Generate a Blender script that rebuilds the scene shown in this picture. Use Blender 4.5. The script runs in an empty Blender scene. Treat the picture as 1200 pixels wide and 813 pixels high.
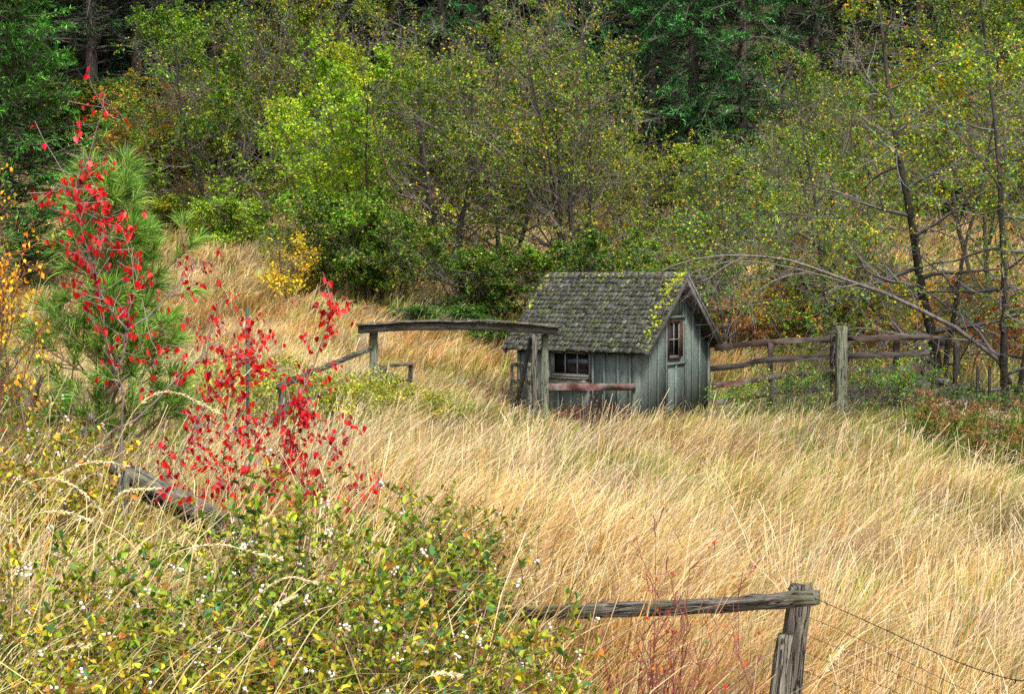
import bpy, math
import numpy as np
from mathutils import Matrix, Vector

S = bpy.context.scene
COL = S.collection
PI = math.pi
F = 1667.0
PITCH = math.radians(2.61)
HOR = 330.5

# ------------------------------------------------------------------ camera
cam = bpy.data.cameras.new('camera'); co = bpy.data.objects.new('camera', cam); COL.objects.link(co)
cam.lens = 50; cam.sensor_width = 36; cam.clip_end = 2000; cam.clip_start = 0.05
co.location = (0, 0, 0); co.rotation_euler = (PI/2 - PITCH, 0, 0)
S.camera = co

def P(px, py, d):
    """world point seen at photo pixel (px,py) lying at world Y = d"""
    dx = (px-600)/F; dz = -(py-406.5)/F; c, s = math.cos(PITCH), math.sin(PITCH)
    wy = c + dz*s; wz = -s + dz*c
    return np.array([dx*d/wy, d, wz*d/wy])

# ------------------------------------------------------------------ noise and terrain
def vnoise(x, y, seed=0):
    x = np.asarray(x, float); y = np.asarray(y, float)
    rs = np.random.RandomState(seed); T = rs.rand(256, 256)
    xi = np.floor(x).astype(int); yi = np.floor(y).astype(int); fx = x-xi; fy = y-yi
    fx = fx*fx*(3-2*fx); fy = fy*fy*(3-2*fy)
    g = lambda a, b: T[a & 255, b & 255]
    return (g(xi, yi)*(1-fx)+g(xi+1, yi)*fx)*(1-fy)+(g(xi, yi+1)*(1-fx)+g(xi+1, yi+1)*fx)*fy
def fbm(x, y, seed=0, o=3):
    r = 0; a = .5
    for i in range(o):
        r = r+a*vnoise(np.asarray(x)*2**i, np.asarray(y)*2**i, seed+i); a *= .5
    return r/(1-.5**o)
def sstep(a, b, x):
    t = np.clip((np.asarray(x, float)-a)/(b-a), 0, 1); return t*t*(3-2*t)
def terrain(x, y):
    x = np.asarray(x, float); y = np.asarray(y, float)
    z = -2.72+0*x
    z = z+.16*np.clip(-x-0.5+(y-20)*.05, 0, 4.5)*sstep(10, 18, y)      # meadow rises gently to the left
    z = z+np.interp(y, [-60, 27, 30, 35, 40, 45, 50, 55, 62, 90, 160, 400], [0, 0, .12, .7, 1.4, 2.2, 3.2, 4.3, 6.6, 20, 55, 150])
    z = z-.10*np.exp(-((x-2.4)**2+(y-26.3)**2)/8)
    bank = sstep(1.7, -1.0, x-.06*np.clip(y-5, 0, 9))*sstep(15, 7.5, y)
    z = z+1.02*bank+.25*sstep(10, 6.5, y)*sstep(3, 0, x)*(1-bank)
    z = z+.22*(fbm(x*.35, y*.35, 5)-.5)*(1+.04*np.clip(y-20, 0, 60))
    return z
def T1(x, y): return float(terrain(x, y))

# ------------------------------------------------------------------ mesh helpers
def make_mesh(name, verts, faces, cols=None, smooth=False):
    """faces: list of int arrays (n,k)"""
    m = bpy.data.meshes.new(name)
    verts = np.asarray(verts, np.float32)
    m.vertices.add(len(verts)); m.vertices.foreach_set('co', verts.ravel())
    faces = [np.asarray(f, np.int32) for f in faces if len(f)]
    loops = np.concatenate([f.ravel() for f in faces])
    tot = np.concatenate([np.full(len(f), f.shape[1], np.int32) for f in faces])
    st = np.concatenate([[0], np.cumsum(tot)[:-1]]).astype(np.int32)
    m.loops.add(len(loops)); m.loops.foreach_set('vertex_index', loops)
    m.polygons.add(len(tot)); m.polygons.foreach_set('loop_start', st); m.polygons.foreach_set('loop_total', tot)
    if smooth: m.polygons.foreach_set('use_smooth', np.ones(len(tot), bool))
    m.update(calc_edges=True)
    if cols is not None:
        a = m.attributes.new('Col', 'FLOAT_COLOR', 'POINT')
        c = np.ones((len(verts), 4), np.float32); c[:, :3] = cols
        a.data.foreach_set('color', c.ravel())
    return m

class MB:
    def __init__(s): s.v = []; s.f = []; s.c = []; s.n = 0
    def add(s, v, faces, c=None):
        v = np.asarray(v, float).reshape(-1, 3); s.v.append(v)
        for f in faces:
            if len(f): s.f.append(np.asarray(f, int)+s.n)
        s.c.append(np.broadcast_to(np.asarray(c if c is not None else (.5, .5, .5), float), v.shape)); s.n += len(v)
    def mesh(s, name, smooth=False):
        return make_mesh(name, np.concatenate(s.v), s.f, np.concatenate(s.c), smooth)

def link(name, me, mat=None, parent=None, loc=None):
    o = bpy.data.objects.new(name, me); COL.objects.link(o)
    if mat is not None and me is not None and not me.materials: me.materials.append(mat)
    if parent is not None: o.parent = parent
    if loc is not None: o.location = loc
    return o
def empty(name, loc, rz=0):
    o = bpy.data.objects.new(name, None); COL.objects.link(o); o.location = loc; o.rotation_euler = (0, 0, rz); o.empty_display_size = .2
    return o
def tag(o, label, cat, group=None, kind=None):
    if label: o['label'] = label
    if cat: o['category'] = cat
    if group: o['group'] = group
    if kind: o['kind'] = kind
    return o
def kids(o): return [c for c in S.objects if c.parent is o]
def copy_thing(o, parts, label=None):
    c = o.copy(); COL.objects.link(c)
    if label: c['label'] = label
    for p in parts:
        q = p.copy(); COL.objects.link(q); q.parent = c
    return c

def norm(a): return a/np.maximum(np.linalg.norm(a, axis=-1, keepdims=True), 1e-9)
def tubes(mb, pts, rad, k=4, col=(.2, .2, .2), cap=True):
    """pts (N,S,3), rad (N,S), col broadcast to (N,S,3)"""
    pts = np.asarray(pts, float); rad = np.asarray(rad, float)
    if pts.ndim == 2: pts = pts[None]; rad = np.broadcast_to(rad, pts.shape[:2])
    N, n, _ = pts.shape
    if N == 0: return
    t = norm(np.gradient(pts, axis=1))
    ref = np.where(np.abs(t[:, :1, 2:3]) > .9, np.array([1., 0, 0]), np.array([0, 0, 1.]))
    a = norm(np.cross(t, ref)); b = np.cross(t, a)
    ang = np.arange(k)*2*PI/k
    v = pts[:, :, None]+rad[:, :, None, None]*(np.cos(ang)[:, None]*a[:, :, None]+np.sin(ang)[:, None]*b[:, :, None])
    idx = np.arange(N*n*k).reshape(N, n, k)
    q = np.stack([idx[:, :-1], np.roll(idx, -1, 2)[:, :-1], np.roll(idx, -1, 2)[:, 1:], idx[:, 1:]], -1).reshape(-1, 4)
    col = np.asarray(col, float)
    if col.ndim == 1: c = np.broadcast_to(col, (N, n, k, 3))
    elif col.ndim == 2: c = np.broadcast_to(col[:, None, None], (N, n, k, 3))
    else: c = np.broadcast_to(col[:, :, None], (N, n, k, 3))
    fs = [q]
    if cap: fs += [idx[:, -1], idx[:, 0, ::-1]]
    mb.add(v, fs, c.reshape(-1, 3))

def smooth_path(p, n):
    """Catmull-Rom resample"""
    p = np.asarray(p, float)
    if len(p) == 2: return p[0]+(p[1]-p[0])*np.linspace(0, 1, n)[:, None]
    q = np.vstack([2*p[0]-p[1], p, 2*p[-1]-p[-2]])
    t = np.linspace(0, len(p)-1-1e-6, n); i = t.astype(int); f = (t-i)[:, None]
    a, b, c, d = q[i], q[i+1], q[i+2], q[i+3]
    return .5*(2*b+(c-a)*f+(2*a-5*b+4*c-d)*f**2+(-a+3*b-3*c+d)*f**3)

# leaf outlines: x along the leaf, y across, z lift;  faces per half
LEAF4 = (np.array([(0, 0, 0), (.5, .28, .07), (1, 0, -.04), (.5, -.28, .07)]), [np.array([[0, 2, 1]]), np.array([[0, 3, 2]])])
LEAF6 = (np.array([(0, 0, 0), (.28, .27, .07), (.68, .24, .06), (1, 0, -.05), (.68, -.24, .06), (.28, -.27, .07)]),
         [np.array([[0, 3, 2, 1]]), np.array([[0, 5, 4, 3]])])
RED = (np.array([(0, 0, 0), (-.02, .16, .02), (.16, .40, .09), (.34, .30, .06), (.62, .31, .05), (.70, .14, .0), (1, 0, -.12),
                 (.70, -.14, .0), (.62, -.31, .05), (.34, -.30, .06), (.16, -.40, .09), (-.02, -.16, .02)]),
       [np.array([[6, 5, 4, 3, 2, 1, 0]]), np.array([[0, 11, 10, 9, 8, 7, 6]])])
def leaves(mb, pos, ax, nr, size, col, tmpl=LEAF4, wid=1.0, curl=None):
    V, fs = tmpl; N = len(pos)
    if N == 0: return
    a = norm(ax); s = norm(np.cross(nr, a)); n = np.cross(a, s)
    size = np.broadcast_to(size, (N,))[:, None, None]
    cz = V[None, :, 2:]
    wd = wid
    if curl is not None:      # per-leaf fold and droop: each leaf its own shape
        r1, r2, r3 = curl; wd = (wid*r1)[:, None, None]; cz = cz*r2[:, None, None]*2.2+np.abs(V[None, :, 1:2])*(r2[:, None, None]-.4)*1.2-(V[None, :, :1]**2)*r3[:, None, None]
    v = pos[:, None]+size*(V[None, :, :1]*a[:, None]+V[None, :, 1:2]*wd*s[:, None]+cz*n[:, None])
    m = len(V); off = (np.arange(N)*m)[:, None]
    F_ = [(off[:, :, None]+f[None]).reshape(-1, f.shape[1]) for f in fs]
    c = np.repeat(np.broadcast_to(col, (N, 3))[:, None], m, 1).reshape(-1, 3)
    mb.add(v, F_, c)
def pick(rng, pal, w, n, jit=.18):
    pal = np.array(pal, float); w = np.array(w, float); i = rng.choice(len(pal), n, p=w/w.sum())
    return pal[i]*np.exp(rng.normal(0, jit, (n, 1)))*np.exp(rng.normal(0, jit*.35, (n, 3)))

# ------------------------------------------------------------------ materials
def nt(m):
    m.use_nodes = True; n = m.node_tree; n.nodes.clear(); return n
def foliage(name, trans=.3, rough=.55, spec=.3):
    m = bpy.data.materials.new(name); t = nt(m); N = t.nodes; L = t.links
    out = N.new('ShaderNodeOutputMaterial'); at = N.new('ShaderNodeAttribute'); at.attribute_name = 'Col'
    oi = N.new('ShaderNodeObjectInfo'); mx = N.new('ShaderNodeMix'); mx.data_type = 'RGBA'; mx.blend_type = 'MULTIPLY'; mx.inputs[0].default_value = 1
    L.new(at.outputs['Color'], mx.inputs[6]); L.new(oi.outputs['Color'], mx.inputs[7])
    b = N.new('ShaderNodeBsdfPrincipled'); b.inputs['Roughness'].default_value = rough; b.inputs['Specular IOR Level'].default_value = spec
    L.new(mx.outputs[2], b.inputs['Base Color'])
    if trans > 0:
        tr = N.new('ShaderNodeBsdfTranslucent'); L.new(mx.outputs[2], tr.inputs['Color'])
        ms = N.new('ShaderNodeMixShader'); ms.inputs[0].default_value = trans
        L.new(b.outputs[0], ms.inputs[1]); L.new(tr.outputs[0], ms.inputs[2]); L.new(ms.outputs[0], out.inputs[0])
    else: L.new(b.outputs[0], out.inputs[0])
    return m
def rough_mat(name, cols, scale=(1, 1, 1), nscale=8, detail=8, bump=.3, rough=.85, cols2=None, n2=2.0, attr=False, spec=.25, dist=.01, fac2=.6, cracks=0):
    """noise-driven ramp through cols; optional second large-scale tint cols2; attr multiplies by vertex Col"""
    m = bpy.data.materials.new(name); t = nt(m); N = t.nodes; L = t.links
    out = N.new('ShaderNodeOutputMaterial'); b = N.new('ShaderNodeBsdfPrincipled'); L.new(b.outputs[0], out.inputs[0])
    b.inputs['Roughness'].default_value = rough; b.inputs['Specular IOR Level'].default_value = spec
    tc = N.new('ShaderNodeTexCoord'); mp = N.new('ShaderNodeMapping'); mp.inputs['Scale'].default_value = scale
    oi = N.new('ShaderNodeObjectInfo'); ad = N.new('ShaderNodeVectorMath'); ad.operation = 'ADD'; sc = N.new('ShaderNodeVectorMath'); sc.operation = 'SCALE'
    sc.inputs[0].default_value = (17, 31, 23); L.new(oi.outputs['Random'], sc.inputs['Scale'])
    L.new(tc.outputs['Object'], ad.inputs[0]); L.new(sc.outputs[0], ad.inputs[1]); L.new(ad.outputs[0], mp.inputs['Vector'])
    n = N.new('ShaderNodeTexNoise'); n.inputs['Scale'].default_value = nscale; n.inputs['Detail'].default_value = detail; n.inputs['Roughness'].default_value = .65
    L.new(mp.outputs[0], n.inputs['Vector'])
    r = N.new('ShaderNodeValToRGB'); cr = r.color_ramp
    ps = np.linspace(.3, .7, len(cols))
    cr.elements[0].position = ps[0]; cr.elements[0].color = (*cols[0], 1); cr.elements[1].position = ps[-1]; cr.elements[1].color = (*cols[-1], 1)
    for i in range(1, len(cols)-1): e = cr.elements.new(ps[i]); e.color = (*cols[i], 1)
    L.new(n.outputs['Fac'], r.inputs[0]); last = r.outputs[0]
    if cols2 is not None:
        n2_ = N.new('ShaderNodeTexNoise'); n2_.inputs['Scale'].default_value = n2; n2_.inputs['Detail'].default_value = 6
        L.new(ad.outputs[0], n2_.inputs['Vector'])
        r2 = N.new('ShaderNodeValToRGB'); r2.color_ramp.elements[0].position = .45; r2.color_ramp.elements[1].position = .62
        r2.color_ramp.elements[0].color = (0, 0, 0, 1); r2.color_ramp.elements[1].color = (fac2, fac2, fac2, 1)
        L.new(n2_.outputs['Fac'], r2.inputs[0])
        mx = N.new('ShaderNodeMix'); mx.data_type = 'RGBA'; L.new(r2.outputs[0], mx.inputs[0]); L.new(last, mx.inputs[6]); mx.inputs[7].default_value = (*cols2, 1)
        last = mx.outputs[2]
    if attr:
        at = N.new('ShaderNodeAttribute'); at.attribute_name = 'Col'
        mx = N.new('ShaderNodeMix'); mx.data_type = 'RGBA'; mx.blend_type = 'MULTIPLY'; mx.inputs[0].default_value = 1
        L.new(last, mx.inputs[6]); L.new(at.outputs['Color'], mx.inputs[7]); last = mx.outputs[2]
    if cracks:
        mc = N.new('ShaderNodeMapping'); mc.inputs['Scale'].default_value = (1.1, cracks, cracks); L.new(ad.outputs[0], mc.inputs['Vector'])
        nc = N.new('ShaderNodeTexNoise'); nc.inputs['Scale'].default_value = 1.0; nc.inputs['Detail'].default_value = 3; nc.inputs['Distortion'].default_value = .4; L.new(mc.outputs[0], nc.inputs['Vector'])
        ab = N.new('ShaderNodeMath'); ab.operation = 'SUBTRACT'; ab.inputs[1].default_value = .5; L.new(nc.outputs['Fac'], ab.inputs[0])
        aa = N.new('ShaderNodeMath'); aa.operation = 'ABSOLUTE'; L.new(ab.outputs[0], aa.inputs[0])
        mr = N.new('ShaderNodeMapRange'); mr.inputs[1].default_value = .004; mr.inputs[2].default_value = .03; L.new(aa.outputs[0], mr.inputs[0])
        mk = N.new('ShaderNodeMix'); mk.data_type = 'RGBA'; L.new(mr.outputs[0], mk.inputs[0]); mk.inputs[6].default_value = (.018, .015, .012, 1); L.new(last, mk.inputs[7]); last = mk.outputs[2]
    L.new(last, b.inputs['Base Color'])
    if cracks:
        b2 = N.new('ShaderNodeBump'); b2.inputs['Strength'].default_value = 1; b2.inputs['Distance'].default_value = .008; L.new(mr.outputs[0], b2.inputs['Height']); L.new(b2.outputs[0], b.inputs['Normal'])
    if bump:
        bp = N.new('ShaderNodeBump'); bp.inputs['Strength'].default_value = bump; bp.inputs['Distance'].default_value = dist
        L.new(n.outputs['Fac'], bp.inputs['Height']); L.new(bp.outputs[0], b.inputs['Normal'])
        if cracks: L.new(b2.outputs[0], bp.inputs['Normal'])
    return m

M = {}
M['leaf'] = foliage('leaf', .34, .5, .35)
M['needle'] = foliage('needle', .12, .5, .3)
M['red_leaf'] = foliage('red_leaf', .4, .42, .4)
M['twig'] = foliage('twig_bark', 0, .85, .2)
M['grass'] = foliage('grass_blade', .22, .6, .25)
M['berry'] = foliage('berry', 0, .4, .4)
M['moss'] = foliage('moss', 0, .9, .1)
M['bark'] = rough_mat('bark', [(.25, .25, .25), (.8, .8, .8), (1.5, 1.45, 1.4)], (1, 1, .35), 14, 8, .7, .9, attr=True, dist=.02)
M['old_wood'] = rough_mat('weathered_wood', [(.022, .018, .014), (.14, .125, .105), (.32, .295, .25)], (.35, 8, 8), 12, 12, 1, .85, cols2=(.10, .11, .055), n2=5, dist=.006, cracks=42)
M['pale_wood'] = rough_mat('pale_weathered_wood', [(.035, .03, .024), (.19, .18, .15), (.38, .365, .32)], (.35, 8, 8), 12, 12, 1, .85, cols2=(.13, .15, .08), n2=5, dist=.006, cracks=42)
M['green_wood'] = rough_mat('greenish_weathered_post', [(.08, .08, .06), (.17, .175, .13), (.27, .28, .22)], (.35, 7, 7), 9, 12, 1, .85, cols2=(.12, .15, .07), n2=4, dist=.006, cracks=30)
M['dark_wood'] = rough_mat('dark_wet_wood', [(.02, .018, .016), (.06, .053, .045), (.12, .105, .09)], (.35, 8, 8), 12, 12, 1, .85, dist=.006, cracks=34)
M['red_wood'] = rough_mat('faded_red_board', [(.018, .011, .010), (.055, .032, .027), (.10, .068, .056)], (.4, 7, 7), 11, 10, .6, .8, cols2=(.09, .085, .075), n2=3.5, dist=.004)
M['redder_wood'] = rough_mat('red_painted_board', [(.022, .012, .010), (.095, .034, .028), (.15, .095, .08)], (.4, 7, 7), 14, 10, .6, .8, cols2=(.2, .2, .18), n2=3.5, dist=.004)
M['brown_wood'] = rough_mat('brown_window_wood', [(.03, .016, .011), (.075, .042, .03), (.12, .07, .05)], (3, 3, 1), 6, 8, .4, .8, dist=.004)
M['shed_paint'] = rough_mat('grey_green_stained_siding', [(.060, .082, .073), (.115, .150, .134), (.160, .197, .180)], (1, 1, .28), 22, 12, .6, .9, cols2=(.165, .175, .15), n2=3.0, dist=.006, fac2=.45)
M['shed_trim'] = rough_mat('grey_green_trim', [(.07, .09, .08), (.14, .174, .156), (.195, .23, .21)], (1, 1, .35), 14, 10, .6, .9, dist=.004)
M['fascia'] = rough_mat('grey_fascia', [(.09, .09, .085), (.17, .17, .16), (.26, .26, .25)], (1, 1, 1), 9, 8, .5, .85, dist=.004)
M['mullion'] = rough_mat('pale_mullion', [(.18, .17, .15), (.3, .3, .27)], (1, 1, 1), 12, 5, .2, .8)
M['shingle'] = rough_mat('weathered_shingle', [(.45, .45, .45), (1, 1, 1), (1.7, 1.7, 1.65)], (1, .5, .5), 22, 9, .8, .95, attr=True, dist=.008)
M['metal_green'] = rough_mat('green_steel', [(.02, .05, .035), (.04, .09, .06)], nscale=20, bump=.1, rough=.6)
M['rust_wire'] = rough_mat('rusty_wire', [(.035, .028, .024), (.10, .075, .06)], nscale=40, bump=.2, rough=.7)
M['ground'] = rough_mat('meadow_soil', [(.09, .055, .025), (.24, .15, .06), (.36, .25, .11)], (1, 1, 1), 3.5, 12, .8, 1, cols2=(.10, .10, .03), n2=.35, dist=.05, attr=True)
g = bpy.data.materials.new('dark_glass'); t = nt(g); b = t.nodes.new('ShaderNodeBsdfPrincipled'); ou = t.nodes.new('ShaderNodeOutputMaterial'); t.links.new(b.outputs[0], ou.inputs[0])
b.inputs['Base Color'].default_value = (.012, .014, .016, 1); b.inputs['Roughness'].default_value = .12; b.inputs['Specular IOR Level'].default_value = .5
M['glass'] = g
M['dark_inside'] = rough_mat('dark_bare_wood', [(.02, .018, .015), (.05, .045, .04)], nscale=6, bump=0)

# ------------------------------------------------------------------ ground
def build_ground():
    xs = np.concatenate([np.linspace(-220, -32, 24), np.linspace(-30, 30, 241), np.linspace(32, 220, 24)])
    ys = np.concatenate([np.linspace(-80, -4, 14), np.linspace(-3, 62, 261), np.linspace(64, 330, 50)])
    X, Y = np.meshgrid(xs, ys); Z = terrain(X, Y)
    v = np.stack([X, Y, Z], -1).reshape(-1, 3); n, m = X.shape
    i = np.arange(n*m).reshape(n, m)
    q = np.stack([i[:-1, :-1], i[:-1, 1:], i[1:, 1:], i[1:, :-1]], -1).reshape(-1, 4)
    C = np.ones((len(v), 3)); ff = sstep(50, 58, v[:, 1]+6*(fbm(v[:, 0]*.15, v[:, 1]*.15, 91)-.5)+.12*v[:, 0])[:, None]
    C = C*(1-ff)+np.array([.30, .42, .45])*ff      # meadow soil gives way to mossy needle litter
    o = link('ground', make_mesh('ground', v, [q], C, True), M['ground'])
    tag(o, 'meadow ground rising to the wooded hillside', 'ground', kind='structure')
build_ground()

# ------------------------------------------------------------------ grass
def grass_mesh(rng, x, y, h, w, lean, az, base, tip, nseg=3, z0=None, curl=.5, wtip=.25):
    """one strip blade per root.  base/tip colours (N,3)"""
    N = len(x); z = terrain(x, y) if z0 is None else z0
    t = np.linspace(0, 1, nseg+1)
    ld = np.stack([np.cos(az), np.sin(az)], -1)
    hor = (h*lean)[:, None]*(t**1.7)[None]
    ver = h[:, None]*(t[None]-(curl*lean)[:, None]*(t**2.6)[None]*.75)
    wob = rng.normal(0, .006, (N, nseg+1, 2))*t[None, :, None]*h[:, None, None]
    p = np.empty((N, nseg+1, 3)); p[..., :2] = np.stack([x, y], -1)[:, None]+hor[..., None]*ld[:, None]+wob; p[..., 2] = z[:, None]-.02+ver
    fa = rng.uniform(-.9, .9, N); sd = np.stack([np.cos(fa), np.sin(fa), 0*fa], -1)
    ww = w[:, None]*np.interp(t, [0, .4, .85, 1], [.75, 1, .75, wtip])[None]*.5
    a = p-ww[..., None]*sd[:, None]; b_ = p+ww[..., None]*sd[:, None]
    v = np.stack([a, b_], 2).reshape(-1, 3); k = 2*(nseg+1)
    o = (np.arange(N)*k)[:, None]
    q = np.concatenate([o+np.array([[2*i, 2*i+1, 2*i+3, 2*i+2]]) for i in range(nseg)], 0)
    tt = (t**.9)[None, :, None]
    c = base[:, None]*(1-tt)+tip[:, None]*tt; c = np.repeat(c, 2, 1).reshape(-1, 3)
    return v, [q], c

def scatter(rng, x0, x1, y0, y1, dens, wedge=True, pad=1.2):
    """uniform roots inside rectangle, kept to the visible wedge plus a margin"""
    n = int((x1-x0)*(y1-y0)*dens)
    x = rng.uniform(x0, x1, n); y = rng.uniform(y0, y1, n)
    if wedge: k = np.abs(x) < .385*y+pad; x, y = x[k], y[k]
    return x, y
SHED = np.array([2.33, 26.3]); TH = math.radians(35)
SL, SW = 2.72, 2.86
def in_shed(x, y, m=0.):
    dx, dy = x-SHED[0], y-SHED[1]
    lx = dx*math.cos(TH)-dy*math.sin(TH); ly = dx*math.sin(TH)+dy*math.cos(TH)
    return (lx > -SL-m) & (lx < m) & (ly > -m) & (ly < SW+m)
def lobe(x, y, cx, cy, rx, ry): return np.exp(-((x-cx)/rx)**2-((y-cy)/ry)**2)
def build_meadow():
    rng = np.random.default_rng(3); parts = []
    zones = [(5.0, 8.5, 1500, .0052), (8.5, 13, 1050, .0066), (13, 20, 620, .0092), (20, 30, 430, .0120), (30, 42, 210, .016), (42, 63, 95, .024)]
    for (y0, y1, de, w) in zones:
        x, y = scatter(rng, -y1*.385-1.2, y1*.385+1.2, y0, y1, de)
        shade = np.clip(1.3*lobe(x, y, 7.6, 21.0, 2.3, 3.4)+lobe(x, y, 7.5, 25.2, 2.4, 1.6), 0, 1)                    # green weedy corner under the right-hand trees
        bankm = sstep(.9, -.3, x-.06*np.clip(y-5, 0, 9))*sstep(13, 9, y)
        keep = (~in_shed(x, y, .02)) & (rng.random(len(x)) > bankm*.72) & (rng.random(len(x)) > .30*shade)
        # wooded floor thins the grass
        forest = sstep(.42, .56, fbm(x*.12, y*.12, 40))*sstep(44, 50, y+.25*x)
        keep &= rng.random(len(x)) > .75*forest
        keep &= ~((y < 6.45) & (x < 1.25) & (x > -.5) & (rng.random(len(x)) < .72))
        x, y, shade = x[keep], y[keep], shade[keep]
        n = len(x)
        cs = .34; ix, iy = np.floor(x/cs), np.floor(y/cs); hsh = lambda k: np.modf(np.abs(np.sin(ix*12.9898+iy*78.233+k)*43758.5453))[0]
        cx, cy = (ix+.15+.7*hsh(1))*cs, (iy+.15+.7*hsh(2))*cs; pull = np.where(rng.random(n) < .8, rng.uniform(.25, .85, n), 0)
        ox, oy = x-cx, y-cy; x, y = x-ox*pull, y-oy*pull; ch = hsh(3)
        clump = fbm(x*1.3, y*1.3, 11); big = fbm(x*.22, y*.22, 21); fine = fbm(x*3.5, y*3.5, 31)
        h = (.46+.46*clump+.16*fine)*rng.uniform(.6, 1.25, n)
        h *= np.interp(y, [5, 9, 22, 26, 35, 60], [.95, .92, .85, .8, .7, .62])
        near_shed = np.exp(-((x-2.2)**2+(y-26.5)**2)/9)
        h *= (1-.55*near_shed)*(1-.30*shade)
        az = .1+1.6*(fbm(x*.45, y*.45, 51)-.5)*2+rng.normal(0, .28, n); vx, vy = np.cos(az)*.7+ox/cs*1.1, np.sin(az)*.7+oy/cs*1.1; az = np.arctan2(vy, vx); h = h*(.78+.44*ch)
        lean = np.clip(rng.normal(.44, .2, n)+.6*(clump-.5), .03, 1.1)
        # colours
        straw = np.array([.81, .61, .31]); gold = np.array([.66, .37, .095]); tan = np.array([.50, .22, .045]); green = np.array([.20, .25, .05]); grey = np.array([.40, .31, .24]); olive = np.array([.33, .30, .08])
        r = rng.random(n)
        tip = np.where((r < .50)[:, None], straw, np.where((r < .82)[:, None], gold*rng.uniform(.6, 1.05, (n, 1)), np.where((r < .95)[:, None], grey, olive)))
        base = np.where((rng.random(n) < .62)[:, None], tan*rng.uniform(.5, 1., (n, 1)), gold*.8)
        # behind the gate: tawny orange grass
        or_ = np.clip(sstep(27, 32, y)*sstep(.35, .6, fbm(x*.25, y*.25, 61)+.25*lobe(x, y, -1, 33, 6, 7)+.5*sstep(3, 7, x)*sstep(30, 33, y)), 0, 1)
        orange = np.array([.50, .27, .085])
        or_ = np.clip(or_+.55*lobe(x, y, .9, 6.6, 1.3, 1.6), 0, 1); m = (rng.random(n) < .75*or_)
        tip[m] = orange*1.15; base[m] = orange*.75
        gr = .42*sstep(.48, .7, fbm(x*.8, y*.8, 71))*sstep(12, 18, y)+.35*sstep(.55, .7, fbm(x*.9, y*.9, 72))+.5*lobe(x, y, 3.5, 24.9, 2.6, .9)+.75*lobe(x, y, -1.2, 24.6, 2.4, 1.5)+.8*shade+1.6*lobe(x, y, 7, 28.9, 4.2, 2.2)+.7*lobe(x, y, 11, 27.5, 2.6, 2.6)+.12*sstep(5, 12, y)+.6*lobe(x, y, 0, 38.5, 3, 2.2)+.5*lobe(x, y, .6, 25.6, 1.5, 1)
        m = rng.random(n) < np.clip(gr, 0, .92)
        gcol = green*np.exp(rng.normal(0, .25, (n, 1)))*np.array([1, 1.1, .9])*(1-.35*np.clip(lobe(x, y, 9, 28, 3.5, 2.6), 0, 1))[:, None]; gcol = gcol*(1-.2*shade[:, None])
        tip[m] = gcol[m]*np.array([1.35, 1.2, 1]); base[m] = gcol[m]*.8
        # old grey thatch in patches, and short matted places
        m = rng.random(n) < .55*sstep(.55, .72, fbm(x*.9+3, y*.9, 101)); tip[m] = grey*rng.uniform(.7, 1.2, (m.sum(), 1)); base[m] = grey*.6
        mat_ = sstep(.58, .7, fbm(x*.75+7, y*.75, 111)); h = h*(1-.35*mat_); lean = lean+.5*mat_*rng.random(n)
        # patches of darker, redder dry grass
        pt = sstep(.50, .66, fbm(x*.6+9, y*.6, 81))
        k = (1-.30*pt)[:, None]*np.exp(rng.normal(0, .16, (n, 1))+.18*(hsh(5)-.5)[:, None])
        tip = np.clip(tip*k, 0, .85); base = np.clip(base*k, 0, .8)
        ww = w*rng.uniform(.6, 1.35, n)
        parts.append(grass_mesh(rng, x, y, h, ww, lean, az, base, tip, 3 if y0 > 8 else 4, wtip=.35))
        # seed stalks: taller, thin, pale, nodding
        f = rng.random(n) < .14
        xs, ys = x[f]+rng.normal(0, .03, f.sum()), y[f]
        ns = len(xs); hs = h[f]*rng.uniform(1.15, 1.55, ns)
        ctip = np.clip(np.array([.80, .66, .42])*np.exp(rng.normal(0, .1, (ns, 1))), 0, .88); cb = gold*np.exp(rng.normal(0, .15, (ns, 1)))
        gm = (rng.random(ns) < np.clip(shade[f], 0, .8)); ctip[gm] = np.array([.34, .26, .12])
        parts.append(grass_mesh(rng, xs, ys, hs, ww[f]*.55, np.clip(lean[f]*1.2, .1, 1), az[f], cb, ctip, 4, wtip=1.0, curl=.65))
    V = []; Q = []; C = []; n = 0
    for v, q, c in parts:
        V.append(v); C.append(c); Q.append(q[0]+n); n += len(v)
    print('grass verts', n)
    o = link('meadow_grass', make_mesh('meadow_grass', np.concatenate(V), [np.concatenate(Q)], np.concatenate(C)), M['grass'])
    tag(o, 'tall dry straw coloured grass filling the meadow', 'grass', kind='stuff')
build_meadow()

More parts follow.
